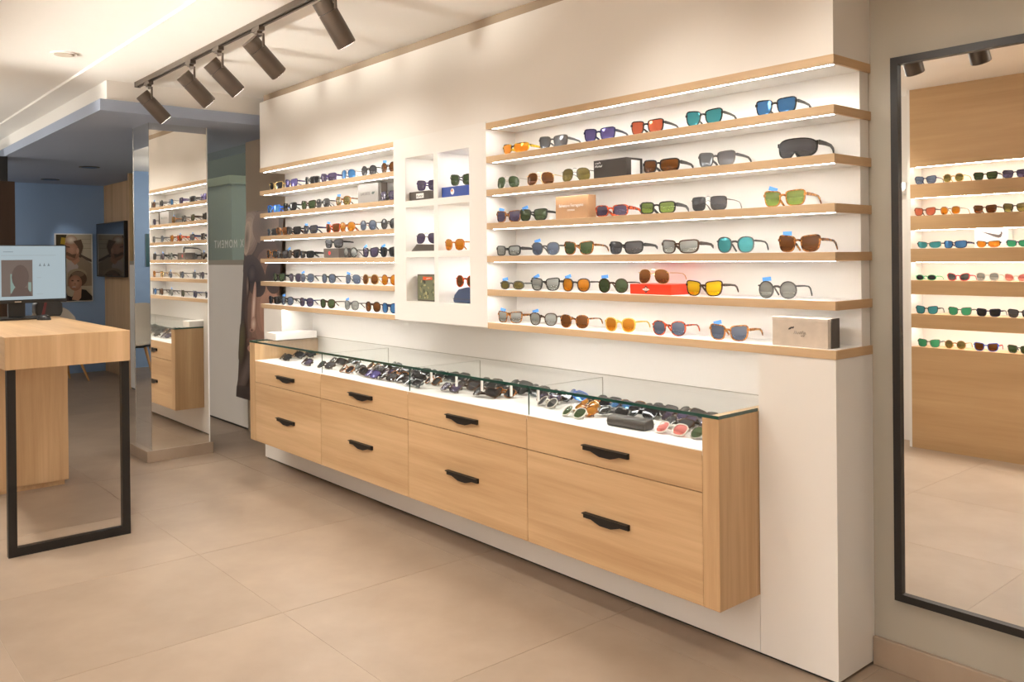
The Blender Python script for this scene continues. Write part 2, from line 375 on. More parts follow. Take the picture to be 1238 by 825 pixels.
# ---------------------------------------------------------------- cubby unit between the bays
cx0, cx1 = -2.787, -1.912
XS = [(-2.662, -2.380), (-2.340, -2.056)]; ZS = [(1.832, 2.083), (1.540, 1.794), (1.250, 1.505)]
cub = thing('cubby_unit', 'white wall unit of six square cubbyholes between the two shelf bays', 'cubby unit', ((cx0+cx1)/2, 0, 1.138))
def CB(name, mat, x0, x1, y0, y1, z0, z1):
    o = B(name, mat, x0, x1, y0, y1, z0, z1, cub); o.location -= cub.location; return o
yf, yb = -0.003, 0.24
CB('stile', 'white_lacquer', cx0, XS[0][0], yf, yb, 1.138, 2.200)
CB('stile', 'white_lacquer', XS[1][1], cx1, yf, yb, 1.138, 2.200)
CB('stile', 'white_lacquer', XS[0][1], XS[1][0], yf, yb, ZS[2][0], ZS[0][1])
CB('rail', 'white_lacquer', XS[0][0], XS[1][1], yf, yb, 1.138, ZS[2][0])
CB('rail', 'white_lacquer', XS[0][0], XS[1][1], yf, yb, ZS[0][1], 2.200)
for xa, xb in XS:
    CB('rail', 'white_lacquer', xa, xb, yf, yb, ZS[2][1], ZS[1][0])
    CB('rail', 'white_lacquer', xa, xb, yf, yb, ZS[1][1], ZS[0][0])
    for za, zb in ZS:
        q = MB().cyl((0, 0, 0), (0, 0, -0.004), 0.020, n=16).build('downlight', 'cubby_led', cub, loc=(xb-0.07, 0.165, zb))
        q.location -= cub.location
CB('back_board', 'white_lacquer', cx0, cx1, yb, YB-0.001, 1.138, 2.200)

# ---------------------------------------------------------------- drawer units under the glass case
YF, ZB, ZD, ZT, ZG = -0.2442, 0.2274, 0.640, 0.790, 0.927
seams = [-0.385, -1.343, -2.297, -3.263, -4.222]
unit_words = ['beside the right pier', 'second from the right pier', 'second from the mirrored column', 'beside the mirrored column']
unit_words = ['at the framed mirror end', 'next but one to the framed mirror end', 'next but one to the mirrored column end', 'at the mirrored column end']
hp = [(-0.1235, 0.0), (0.1235, 0.0), (0.1235, -0.022), (0.080, -0.022), (0.055, -0.030), (0.03, -0.037), (-0.03, -0.037), (-0.055, -0.030), (-0.080, -0.022), (-0.1235, -0.022)]
hm = MB().prism(hp, -0.012, 0.0).box(-0.1235, 0.1235, -0.022, 0.0, -0.004, 0.0)
hmesh = hm.mesh('handle'); hmesh.materials.append(MATS['black_metal'])
for k in range(4):
    xa, xb = seams[k+1], seams[k]
    t = thing('drawer_unit', 'oak two-drawer display cabinet %s of the row' % unit_words[k], 'cabinet', ((xa+xb)/2, YF, ZB), 0, 'oak drawer cabinets')
    lx = (xb-xa)/2; d = YB-0.013-YF
    MB().box(-lx+0.0005, lx-0.0005, 0.02, d, 0, ZT-ZB-0.016).build('carcass', 'oak_x', t)
    for z0, z1 in ((ZB, ZD-0.0018), (ZD+0.0018, ZT)):
        dr = MB().box(-lx+0.0015, lx-0.0015, 0, 0.02, 0, z1-z0).build('drawer', 'oak_x', t, bevel=0.001, loc=(0, 0, z0-ZB))
        h = bpy.data.objects.new('handle', hmesh); col.objects.link(h); h.parent = dr
        h.location = (0.005, 0, (0.722 if z1 > 0.7 else 0.441)-z0); h['label'] = 'black metal pull handle'
    MB().box(-lx+0.0005, lx-0.0005, 0.001, d, ZT-ZB-0.015, ZT-ZB+0.003).build('display_tray', 'tray_white', t)
    MB().box(-lx+0.004, lx-0.004, 0.003, 0.009, ZT-ZB+0.003, ZG-ZB-0.012).build('front_glass', 'clear_glass', t)
    if k < 3:
        g = MB().box(-lx+0.0005, -lx+0.0065, 0.012, d, ZT-ZB+0.003, ZG-ZB-0.012).build('glass_partition', 'clear_glass', t)
        MB().box(-lx+0.0003, -lx+0.0067, 0.010, 0.0122, ZT-ZB+0.003, ZG-ZB-0.012).build('glass_edge', 'glass_green', g)
        MB().box(-lx+0.0012, -lx+0.0058, 0.0125, d, ZG-ZB-0.0132, ZG-ZB-0.0122).build('glass_edge', 'grey_wall', g)
        MB().box(-lx+0.0012, -lx+0.0058, d-0.002, d, ZT-ZB+0.003, ZG-ZB-0.0135).build('glass_edge', 'grey_wall', g)
    for x in (-2.109, -1.892, -1.689, -1.474, -1.289):  # slim white rods standing in for thin white marks under the glass
        if xa < x < xb: MB().box(-0.005, 0.005, -0.004, 0.004, -0.055, 0).build('white_rod', 'paper_white', t, loc=(x-(xa+xb)/2, 0.022, ZG-ZB-0.0125))
    if k == 0: MB().box(lx+0.0005, lx+0.0725, -0.001, d, 0, ZG-ZB-0.0125).build('end_panel', 'oak_z', t, bevel=0.001)
    if k == 3: MB().box(-lx-0.083, -lx-0.0005, -0.001, d, 0, ZG-ZB-0.0125).build('end_panel', 'oak_z', t, bevel=0.001)
gt = thing('glass_top', 'long clear glass counter top with green edge over the drawer cabinets', 'glass top', (-2.309, YF, ZG-0.012))
MB().box(-1.994, 1.994, 0.0, YB-0.013-YF, 0, 0.012).build('pane', 'clear_glass', gt)
MB().box(-1.996, 1.996, -0.003, -0.0002, 0, 0.012).build('polished_edge', 'glass_green', gt)
MB().box(1.9942, 1.997, -0.003, -YF-0.001, 0, 0.012).build('polished_edge', 'glass_green', gt)
MB().box(-1.997, -1.9942, -0.003, -YF-0.001, 0, 0.012).build('polished_edge', 'glass_green', gt)
MB().box(-1.99, 1.99, YB-0.0148-YF, YB-0.0132-YF, 0.0121, 0.0145).build('rear_seal', 'grey_wall', gt)
rs = tag(B('display_riser', 'white_lacquer', -4.30, -4.15, -0.12, 0.20, ZG+0.0005, ZG+0.05, bevel=0.003), 'low white riser block on the end of the glass counter', 'riser')

# ---------------------------------------------------------------- framed mirror on the grey wall
mx0, mx1, mz0, mz1 = 0.088, 1.06, 0.265, 2.195
mr = thing('wall_mirror', 'tall black framed mirror hung on the grey wall', 'mirror', ((mx0+mx1)/2, YB, mz0))
hx = (mx1-mx0)/2; hz = mz1-mz0; fwid = 0.026
MB().box(-hx+0.01, hx-0.01, -0.014, -0.001, 0.01, hz-0.01).build('mirror_pane', 'mirror', mr)
for a in ((-hx, -hx+fwid, 0, hz), (hx-fwid, hx, 0, hz), (-hx+fwid, hx-fwid, 0, fwid), (-hx+fwid, hx-fwid, hz-fwid, hz)):
    MB().box(a[0], a[1], -0.028, -0.0005, a[2], a[3]).build('frame_bar', 'black_metal', mr)

# ---------------------------------------------------------------- mirrored column
cl = thing('mirrored_column', 'square mirror-clad column on a tiled plinth under the blue soffit', 'column', (-5.185, -0.47, 0))
def CL(name, mat, x0, x1, y0, y1, z0, z1, bevel=0):
    o = B(name, mat, x0, x1, y0, y1, z0, z1, cl, bevel); o.location -= cl.location; return o
CL('plinth', 'floor_tile', -5.47, -5.045, -0.725, -0.225, 0, 0.085, 0.002)
CL('core', 'blue_soffit', -5.435, -5.074, -0.674, -0.256, 0.085, SZ-0.001)
CL('mirror_pane', 'column_mirror', -5.073, -5.066, -0.681, -0.252, 0.086, SZ-0.001)
CL('mirror_pane', 'column_mirror', -5.439, -5.075, -0.681, -0.675, 0.086, SZ-0.001)
CL('edge_trim', 'steel', -5.0745, -5.065, -0.6825, -0.681, 0.086, SZ-0.001)
CL('edge_trim', 'paper_white', -5.0735, -5.066, -0.2515, -0.243, 0.086, SZ-0.001)
CL('edge_trim', 'steel', -5.447, -5.4395, -0.683, -0.672, 0.086, SZ-0.001)

# ---------------------------------------------------------------- shop window, banner, street behind
win = sempty('window_1')
B('sill_panel', 'white_wall', -9.0, -5.70, 0.335, 0.40, 0.02, 1.455, win)
B('sill_foot', 'black_plastic', -9.0, -5.70, 0.345, 0.40, 0.0, 0.02, win)
B('window_sill', 'grey_wall', -9.0, -5.70, 0.335, 0.42, 1.455, 1.50, win)
B('pane', 'window_glass', -9.0, -5.70, 0.37, 0.376, 1.50, SZ, win)
text_mesh('lettering', 'X MOMENT', 0.105, 'paper_white', win, basis((-6.16, 0.366, 1.645), (1, 0, 0), (0, 0, 1)), mirror=True, space=1.35)
plain('street_stone', (0.50, 0.52, 0.43), 0.8); plain('street_dark', (0.10, 0.105, 0.095), 0.8)
street = tag(B('street_facade', 'street_dark', -14, -5.2, 2.6, 2.8, -0.003, 4.0), 'dim building front seen through the shop window', 'building')
gp = tag(MB().box(-0.36, 0.36, -0.2, 0.2, 0, 2.42).box(-0.40, 0.40, -0.24, 0.24, 2.42, 2.52).build('street_pillar', 'street_stone', loc=(-8.82, 1.55, -0.003)), 'pale grey pillar standing outside the shop window', 'pillar')

plain('box_batten', (0.3, 0.24, 0.18), 0.6)
def soft(c0, c1, cx, cy, rx, ry, rot=0, n=6):
    """nested shapes fading from c1 (rim) to c0 (middle), for a printed photo"""
    return [(tuple(c1[i]+(c0[i]-c1[i])*k/(n-1) for i in range(3)), ell(cx, cy, rx*(1-0.8*k/(n-1)), ry*(1-0.8*k/(n-1)), 22, rot)) for k in range(n)]
def clip01(layers):
    return [(c, [(min(max(a, 0.0), 1.0), min(max(b, 0.0), 1.0)) for a, b in p]) for c, p in layers]
bn = thing('portrait_banner', 'tall portrait banner of a face leaning between shop window and shelves', 'banner', (-5.27, 0.30, 0.31))
M = basis((-0.43, -0.06, 0.0), (0.72, 0, 0), (0.19, 0.02, 1.60)); nn = Vector((M[0][2], M[1][2], M[2][2]))
qq = [M @ Vector(p) for p in ((0, 0, 0), (1, 0, 0), (1, 1, 0), (0, 1, 0))]
MB().add(qq+[v-nn*0.012 for v in qq], [(0,1,2,3),(7,6,5,4),(0,4,5,1),(1,5,6,2),(2,6,7,3),(3,7,4,0)]).build('board', cm((0.10, 0.062, 0.043)), bn)
MB().box(-0.15, 0.25, -0.03, 0.0395, 1.30, 1.34).build('wall_batten', 'box_batten', bn)
bg, hairc, skc, skl, dkc = (0.28, 0.18, 0.13), (0.60, 0.46, 0.34), (0.62, 0.35, 0.24), (0.98, 0.76, 0.62), (0.05, 0.03, 0.028)
printed('portrait_print', bn, clip01(
    soft(hairc, bg, .10, .90, .30, .14)+soft((0.17, 0.11, 0.075), bg, .55, .92, .35, .10)+soft((0.24, 0.17, 0.12), hairc, .06, .86, .10, .09, 0.4)+
    soft(skc, (0.14, 0.08, 0.055), .62, .50, .52, .36)+soft((0.40, 0.22, 0.15), skc, .80, .47, .26, .12)+
    soft(dkc, (0.10, 0.06, 0.045), .32, .66, .34, .10, -0.15)+soft(dkc, (0.10, 0.06, 0.045), .86, .66, .24, .09)+
    soft((0.13, 0.085, 0.075), dkc, .26, .67, .12, .05)+
    soft(skl, skc, .36, .50, .055, .13, -0.06)+soft(skl, skc, .38, .405, .075, .040)+soft((0.10, 0.04, 0.03), skc, .34, .372, .06, .010)+
    soft((0.24, 0.09, 0.075), (0.22, 0.115, 0.08), .38, .315, .17, .020)+soft((0.40, 0.17, 0.14), skc, .39, .275, .14, .022)+
    soft(skl, skc, .40, .215, .13, .035)+soft((0.16, 0.13, 0.045), (0.11, 0.075, 0.04), .08, .30, .11, .12)+
    soft((0.36, 0.24, 0.17), (0.15, 0.09, 0.06), .17, .60, .035, .06, 0.5)+
    soft((0.22, 0.165, 0.14), (0.12, 0.08, 0.065), .22, .13, .30, .075, 0.5)+soft((0.05, 0.032, 0.028), (0.09, 0.06, 0.05), .30, .02, .50, .05)),
    Matrix.Translation(nn*0.0004) @ M, 0.00008)

# ---------------------------------------------------------------- reception desk
dk_ = thing('reception_desk', 'oak counter desk with a black square-tube leg frame', 'desk', (-3.41, -1.62, 0))
def DK(name, mat, x0, x1, y0, y1, z0, z1, bevel=0.0):
    o = B(name, mat, x0, x1, y0, y1, z0, z1, dk_, bevel); o.location -= dk_.location; return o
DK('desk_top', 'oak_x', -5.30, -3.4255, -1.918, -1.319, 0.953, 1.120, 0.002)
DK('end_panel', 'oak_z', -3.425, -3.410, -1.918, -1.319, 0.953, 1.120, 0.002)
DK('pedestal', 'oak_z', -5.28, -4.80, -1.90, -1.310, 0.035, 0.953)
DK('pedestal_base', 'oak_x', -5.26, -4.82, -1.88, -1.33, 0.0, 0.035)
lf = MB()
for a in ((-1.909, -1.869, 0.0, 0.953), (-1.361, -1.321, 0.0, 0.953), (-1.869, -1.361, 0.0, 0.045)):
    lf.box(-0.05, -0.012, a[0]+1.62, a[1]+1.62, a[2], a[3])
lf.build('leg_frame', 'black_metal', dk_)

mo = thing('computer_monitor', 'flat computer monitor with a white page on the oak desk', 'monitor', (-4.92, -1.58, 1.1205), 0)
MB().box(-0.02, 0.02, -0.30, 0.294, 0.105, 0.492).build('housing', 'black_plastic', mo, bevel=0.004)
m_, t_, b_ = nt('screen_glow'); b_.inputs['Base Color'].default_value = (0.02, 0.02, 0.02, 1); b_.inputs['Emission Color'].default_value = (0.55, 0.68, 0.74, 1); b_.inputs['Emission Strength'].default_value = 0.62
sc_ = MB().box(0.0195, 0.0212, -0.292, 0.286, 0.130, 0.486).build('screen', 'screen_glow', mo)
def glow(name, c, s=0.6):
    m, t, b = nt(name); b.inputs['Base Color'].default_value = (0.02, 0.02, 0.02, 1); b.inputs['Emission Color'].default_value = (*c, 1); b.inputs['Emission Strength'].default_value = s; return name
gm = [glow('glow_a', (0.20, 0.15, 0.13)), glow('glow_b', (0.13, 0.085, 0.075)), glow('glow_c', (0.30, 0.45, 0.40)), glow('glow_d', (0.25, 0.30, 0.33)), glow('glow_e', (0.46, 0.52, 0.55))]
p = MB()
def scr(mi, poly, k):
    p.mi = mi; p.add([(0.0213+0.0003*k, -0.292+0.578*a, 0.130+0.356*b) for a, b in poly], [tuple(range(len(poly)))])
R_ = lambda a, b, c, d: [(a, b), (c, b), (c, d), (a, d)]
scr(0, R_(.34, .06, .655, .74), 1); scr(2, R_(.43, .12, .475, .48), 2); scr(2, R_(.61, .15, .64, .32), 2)
scr(1, ell(.53, .42, .088, .23, 16), 3); scr(1, [(.42, .06), (.47, .22), (.6, .22), (.65, .06)], 3)
scr(3, R_(.36, .885, .46, .895), 1); scr(4, R_(.34, .82, .90, .828), 1)
for k in range(3): scr(3, [(.72+.045*k, .62), (.745+.045*k, .62), (.733+.045*k, .68)], 1)
scr(4, R_(.70, .40, .745, .408), 1); scr(4, R_(.70, .09, .76, .097), 1)
me = bpy.data.meshes.new('screen_page'); me.from_pydata(p.v, [], p.f)
for g in gm: me.materials.append(MATS[g])
me.polygons.foreach_set('material_index', p.m); o = bpy.data.objects.new('screen_page', me); col.objects.link(o); o.parent = sc_
MB().box(0.0195, 0.0215, -0.02, 0.02, 0.112, 0.120).build('badge', 'steel', mo)
MB().box(-0.06, -0.02, -0.05, 0.05, 0.012, 0.30).build('stand_neck', 'black_plastic', mo, bevel=0.004)
MB().prism([(-0.14, -0.15), (0.12, -0.17), (0.12, 0.17), (-0.14, 0.15)], 0.0, 0.012, 'z').build('stand_base', 'black_plastic', mo)

ms = thing('computer_mouse', 'black computer mouse on the oak desk in front of the monitor', 'mouse', (-4.70, -1.47, 1.1203), 0.5)
v = []; f = []; nu, nv = 12, 7
for i in range(nv+1):
    ph = math.pi/2*i/nv
    for k in range(nu):
        a = 2*math.pi*k/nu; v.append((0.052*math.cos(a)*math.cos(ph)**0.6, 0.032*math.sin(a)*math.cos(ph)**0.6, 0.034*math.sin(ph)))
for i in range(nv):
    for k in range(nu): f.append((i*nu+k, i*nu+(k+1) % nu, (i+1)*nu+(k+1) % nu, (i+1)*nu+k))
f.append(tuple(range(nu-1, -1, -1)))
MB().add(v, f).build('shell', 'black_plastic', ms, smooth=True)
MB().cyl((0.022, 0, 0.026), (0.034, 0, 0.026), 0.006, n=10).build('wheel', 'steel', ms)
kc = thing('carry_case', 'black soft case with a dark red stripe standing behind the monitor', 'case', (-5.12, -1.36, 1.1203), 0.1)
cs = MB()
prof = [(-0.075, 0), (0.075, 0), (0.088, 0.03), (0.088, 0.085), (0.07, 0.11), (0.03, 0.12), (-0.03, 0.12), (-0.07, 0.11), (-0.088, 0.085), (-0.088, 0.03)]
cs.prism(prof, -0.04, 0.04, 'x').build('body', 'black_plastic', kc, bevel=0.008, smooth=True)
MB().prism([(-0.05, 0.015), (-0.03, 0.015), (-0.015, 0.10), (-0.03, 0.10)], 0.0402, 0.042, 'x').build('stripe', cm((0.16, 0.015, 0.02)), kc)

# ---------------------------------------------------------------- shell chairs by the blue wall
def make_chair(loc, rz, label):
    t = thing('shell_chair', label, 'chair', loc, rz, 'beige shell chairs')
    N, K = 14, 9; vs = []; fs = []
    prof = [(0.25, 0.445), (0.20, 0.435), (0.10, 0.425), (0.0, 0.425), (-0.10, 0.44), (-0.18, 0.50), (-0.225, 0.62), (-0.25, 0.79), (-0.265, 0.95)]
    halfw = [0.20, 0.225, 0.25, 0.265, 0.28, 0.29, 0.29, 0.275, 0.22]
    lift = [0.02, 0.05, 0.11, 0.16, 0.19, 0.16, 0.07, 0.0, -0.07]
    fwd = [0, 0, 0, 0, 0.02, 0.07, 0.11, 0.10, 0.06]
    for side in (0, 1):
        for k in range(K):
            y, z = prof[k]
            for i in range(N+1):
                u = -1+2*i/N; s = abs(u)**2.6
                vs.append((u*halfw[k], y+fwd[k]*s, z+lift[k]*s - (0.012 if side else 0)*(1 if k < 5 else 0.2) - 0))
                if side and k >= 5: vs[-1] = (vs[-1][0], vs[-1][1]-0.012, vs[-1][2])
    m = K*(N+1)
    for k in range(K-1):
        for i in range(N):
            a = k*(N+1)+i
            fs.append((a, a+1, a+N+2, a+N+1)); fs.append((m+a, m+a+N+1, m+a+N+2, m+a+1))
    for i in range(N): fs.append((i, m+i, m+i+1, i+1)); a = (K-1)*(N+1)+i; fs.append((a, a+1, m+a+1, m+a))
    for k in range(K-1):
        a = k*(N+1); fs.append((a, a+N+1, m+a+N+1, m+a)); b = a+N; fs.append((b, m+b, m+b+N+1, b+N+1))
    MB().add(vs, fs).build('shell', 'beige_leather', t, smooth=True)
    c = MB(); c.prism(ell(0, 0, 0.19, 0.19, 20), 0.432, 0.455, 'z'); c.build('seat_pad', 'beige_fabric', t, bevel=0.006)
    MB().box(-0.13, 0.13, -0.13, 0.13, 0.395, 0.413).build('seat_plate', 'black_plastic', t)
    for sx in (-1, 1):
        for sy in (-1, 1):
            MB().cyl((sx*0.12, sy*0.12, 0.40), (sx*0.24, sy*0.23, 0.0), 0.020, 0.012, n=12).build('leg', 'chair_wood', t, smooth=True)
    return t
make_chair((-10.22, -0.14, 0), math.radians(-75), 'beige shell chair with wooden legs under the photo print')
make_chair((-9.9, -2.05, 0), math.radians(-60), 'beige shell chair with wooden legs near the dark brown pillar')

# dark brown pillar at the edge of the soffit
pl = thing('brown_pillar', 'dark brown wood pillar at the edge of the blue soffit', 'pillar', (-8.15, -1.2, 0))
MB().box(-0.15, 0.15, -0.20, 0.178, 0, 2.29).build('shaft', 'dark_wood', pl)
MB().box(-0.15, 0.151, -0.20, 0.118, 2.2902, SZ-0.001).build('head_block', 'black_plastic', pl)

# photo print on the blue wall
ph = thing('photo_print', 'white bordered photo print of a man and a smiling woman on blue wall', 'picture', (-10.998, 0.21, 0.96))
MB().box(0, 0.02, -0.231, 0.233, 0, 0.914).build('board', 'paper_white', ph)
Mp = basis((0.0205, -0.215, 0.014), (0, 0.435, 0), (0, 0, 0.886))
sk, sk3 = (0.48, 0.25, 0.16), (0.58, 0.34, 0.23)
printed('photo_image', ph, [
    ((0.52, 0.45, 0.33), [(0, 0), (1, 0), (1, 1), (0, 1)]),
    ((0.06, 0.045, 0.02), [(0, .80), (.22, .82), (.3, 1), (0, 1)]), ((0.45, 0.30, 0.03), [(.12, .86), (.25, .85), (.27, .95), (.15, .96)]),
    ((0.30, 0.25, 0.18), R_(.72, .93, .98, .935)), ((0.30, 0.25, 0.18), R_(.72, .86, .98, .866)), ((0.30, 0.25, 0.18), R_(.72, .79, .98, .796)),
    ((0.10, 0.07, 0.05), [(.62, .66), (1, .58), (1, .62), (.66, .71)]),
    ((0.30, 0.23, 0.16), [(.34, .55), (.55, .62), (.72, .66), (1, .56), (1, .22), (.3, .22)]),
    ((0.50, 0.42, 0.38), [(.30, .58), (.52, .60), (.62, .52), (.55, .40), (.30, .42)]),
    (sk, [(.42, .60), (.62, .70), (.66, .60), (.52, .54)]),
    *soft((0.56, 0.31, 0.21), (0.36, 0.18, 0.11), .44, .77, .23, .165), *soft((0.85, 0.75, 0.64), (0.45, 0.30, 0.2), .42, .92, .17, .07),
    ((0.13, 0.08, 0.05), [(.48, .90), (.70, .93), (.76, .82), (.68, .68), (.60, .74), (.60, .82)]),
    ((0.16, 0.09, 0.05), [(.24, .70), (.52, .64), (.56, .71), (.44, .70), (.30, .74)]),
    (sk3, ell(.60, .755, .04, .045)), ((0.16, 0.08, 0.05), [(.26, .81), (.38, .80), (.38, .82), (.27, .83)]),
    ((0.38, 0.30, 0.20), ell(.58, .40, .27, .085)), ((0.12, 0.07, 0.04), ell(.60, .33, .25, .12)), ((0.22, 0.15, 0.10), ell(.60, .40, .18, .04)),
    ((0.018, 0.014, 0.014), [(.02, 0), (.22, .10), (.42, .06), (.62, .18), (.82, .16), (1, .06), (1, 0)]),
    (sk3, [(.42, .02), (.50, .16), (.70, .20), (.68, .04), (.60, 0)]),
    *soft(sk3, (0.40, 0.20, 0.13), .52, .27, .19, .118), ((0.10, 0.05, 0.03), ell(.44, .305, .035, .010)), ((0.10, 0.05, 0.03), ell(.60, .30, .035, .010)),
    ((0.62, 0.50, 0.44), ell(.48, .208, .055, .009)), ((0.35, 0.12, 0.10), ell(.48, .197, .05, .005)), ((0.42, 0.22, 0.14), ell(.51, .255, .03, .02)),
    ((0.07, 0.045, 0.04), [(.06, 0), (.12, .16), (.28, .12), (.34, 0)])], Mp)
p2 = thing('canvas_print', 'teal and white canvas on the blue wall above the far chair', 'picture', (-10.998, -2.62, 1.42))
MB().box(0, 0.02, -0.22, 0.12, 0, 0.46).build('board', 'paper_white', p2)
printed('canvas_image', p2, [((0.03, 0.12, 0.15), R_(.66, .0, 1, 1)), ((0.10, 0.25, 0.26), R_(.58, .0, .66, 1))], basis((0.0205, -0.22, 0.0), (0, 0.34, 0), (0, 0, 0.46)))
# television on the oak wall
tv = thing('television', 'wide black flat television mounted on the oak wall', 'television', (-10.30, 0.475, 1.295))
MB().box(-0.615, 0.615, 0.0, 0.05, 0, 0.71).build('housing', 'black_plastic', tv, bevel=0.004)
MB().box(-0.60, 0.60, -0.0015, 0.0, 0.018, 0.695).build('screen', 'screen_black', tv)
MB().box(-0.2, 0.2, 0.05, 0.123, 0.2, 0.5).build('wall_bracket', 'black_plastic', tv)

# soffit slot lights, ceiling grille
for i, x in enumerate((-8.565, -10.35)):
    s = thing('slot_light', 'dark round recessed fitting in the blue soffit, %s the photo print' % ('farther from' if i == 0 else 'nearer'), 'ceiling light', (x, -0.2, SZ), 0, 'soffit fittings')
    MB().cyl((0, 0, -0.006), (0, 0, 0.0), 0.105, n=24).build('ring', 'black_plastic', s, smooth=True)
    MB().cyl((0, 0, -0.0075), (0, 0, -0.006), 0.08, n=24).build('lens', 'screen_black', s)
    fitting = s
g = thing('ceiling_grille', 'round cream cover plate flush on the main ceiling', 'ceiling fitting', (-4.172, -1.455, CZ2))
MB().cyl((0, 0, -0.008), (0, 0, 0), 0.076, n=28).build('plate', 'ceiling_white', g, smooth=True)
MB().cyl((0, 0, -0.011), (0, 0, -0.008), 0.055, n=28).build('grille_disc', 'beige_fabric', g)

# ---------------------------------------------------------------- track lights
def track(x0, x1, y, z, label):
    t = thing('lighting_track', label, 'light track', ((x0+x1)/2, y, z))
    L = (x1-x0)/2
    p = MB(); p.box(-L, L, -0.018, -0.008, -0.034, 0).box(-L, L, 0.008, 0.018, -0.034, 0).box(-L, L, -0.008, 0.008, -0.012, 0)
    p.build('rail', 'lamp_metal', t)
    MB().box(-L-0.012, -L, -0.019, 0.019, -0.036, 0).build('end_cap', 'black_plastic', t)
    return t
def lamp(x, y, z, d, energy, label, group, size=50, drop=0.135):
    """track spot: adapter, bent arm, head (> ring, face) and its own light"""
    t = thing('track_spotlight', label, 'spotlight', (x, y, z-0.034), 0, group)
    d = Vector(d).normalized()
    MB().box(-0.045, 0.045, -0.016, 0.016, -0.022, 0.0).box(-0.02, 0.02, -0.013, 0.013, -0.034, -0.022).build('adapter', 'lamp_metal', t)
    MB().tube([(0, 0, -0.034), (0, 0, -0.042), (0.062, 0.0, -0.050), (0.062, 0.0, 0.010-drop)], 0, wh=(0.009, 0.004), up=(0, 1, 0)).build('arm', 'lamp_metal', t)
    c0 = Vector((0.0, 0.0, -drop))
    a = c0-d*0.065; b = c0+d*0.155; s = c0-d*0.008
    h = MB(); h.cyl(s+d*0.003, b, 0.047, n=28); h.cyl(b, b+d*0.004, 0.047, 0.044, n=28)
    hd = h.build('head', 'lamp_metal', t, smooth=True)
    MB().cyl(a, s, 0.047, n=28).build('rear_cap', 'lamp_metal', hd, smooth=True)
    MB().cyl(s, s+d*0.003, 0.042, n=20).build('joint_ring', 'black_plastic', hd)
    MB().cyl(b+d*0.0042, b+d*0.0052, 0.038, n=24).build('lamp_lens', 'lamp_face', hd)
    ld = bpy.data.lights.new('spot_beam', 'SPOT'); ld.energy = energy; ld.color = WARM; ld.spot_size = math.radians(size*2); ld.spot_blend = 0.9; ld.shadow_soft_size = 0.035
    lo = bpy.data.objects.new('spot_beam', ld); col.objects.link(lo); lo.parent = t
    lo.location = b+d*0.02; lo.rotation_euler = d.to_track_quat('-Z', 'Y').to_euler()
track(-4.69, 2.4, -0.87, CZ, 'long dark ceiling track above the display wall')
D1 = (0.10, 0.70, -0.70)
L1 = [(-4.46, (0.10, 0.66, -0.72)), (-3.685, (0.05, 0.70, -0.70)), (-3.254, D1), (-2.718, (0.0, 0.72, -0.68)), (-1.964, (0.0, 0.56, -0.80)), (-0.72, D1), (0.02, D1), (0.78, (0.05, 0.70, -0.70))]
words = ['at the end by the blue soffit', 'second from the blue soffit', 'third from the blue soffit', 'fourth from the blue soffit', 'fifth from the blue soffit', 'sixth from the blue soffit', 'seventh from the blue soffit', 'eighth from the blue soffit']
for (x, d), wd in zip(L1, words):
    lamp(x, -0.87, CZ, d, SPOT, 'dark cylindrical track spotlight %s' % wd, 'spotlights above the display wall', drop={-2.718: 0.120, -1.964: 0.095}.get(x, 0.135))
track(-0.75, 1.6, -1.15, CZ, 'short dark ceiling track in front of the framed mirror')
for x, wd in ((-0.49, 'beside the end of the short track'), (-0.17, 'second on the short track before the framed mirror')):
    lamp(x, -1.15, CZ, (0.05, -0.45, -0.89), SPOT, 'dark cylindrical track spotlight %s' % wd, 'spotlights on the short track')
track(0.0, 2.4, -2.2, CZ2, 'dark ceiling track above the oak shelf wall')
for k, (x, d) in enumerate([(0.3, (0, -0.7, -0.7)), (1.0, (0, -0.7, -0.7)), (1.7, (0, -0.7, -0.7))]):
    lamp(x, -2.2, CZ2, d, SPOT2, 'dark cylindrical track spotlight %s on the track by the oak shelf wall' % ['first', 'second', 'third', 'fourth', 'fifth', 'sixth'][k], 'spotlights by the oak shelf wall')
# downlights out of view, added as fill for floor and cabinets
for x, y, wd in [(-4.9, -2.35, 'behind the reception desk'), (-3.7, -2.25, 'beside the reception desk'), (-2.75, -1.62, 'between desk and drawer cabinets'), (-1.6, -1.62, 'before the drawer cabinets'), (-0.2, -1.62, 'before the end drawer cabinet'), (1.4, -1.62, 'before the grey wall'), (-1.6, -2.7, 'beside the oak shelf wall end'), (0.4, -2.7, 'before the oak shelf wall')]:
    s = thing('downlight', 'round ceiling downlight added as unseen fill %s' % wd, 'ceiling light', (x, y, CZ2), 0, 'added fill downlights')
    MB().cyl((0, 0, -0.004), (0, 0, 0), 0.07, n=24).build('trim_ring', 'paper_white', s, smooth=True)
    MB().cyl((0, 0, -0.006), (0, 0, -0.004), 0.052, n=24).build('lamp_lens', 'fill_face', s)
    ld = bpy.data.lights.new('fill_down_beam', 'SPOT'); ld.shadow_soft_size = 0.05; ld.spot_size = math.radians(84); ld.spot_blend = 0.8; ld.energy = DOWN*(1.4 if x < -2 else 1.0 if x < -1 else 0.3); ld.color = WARM
    lo = bpy.data.objects.new('fill_down_beam', ld); col.objects.link(lo); lo.parent = s; lo.location = (0, 0, -0.012); lo.rotation_euler = Vector((0, 0.40 if y > -2.5 else -0.3, -0.92)).to_track_quat('-Z', 'Y').to_euler()
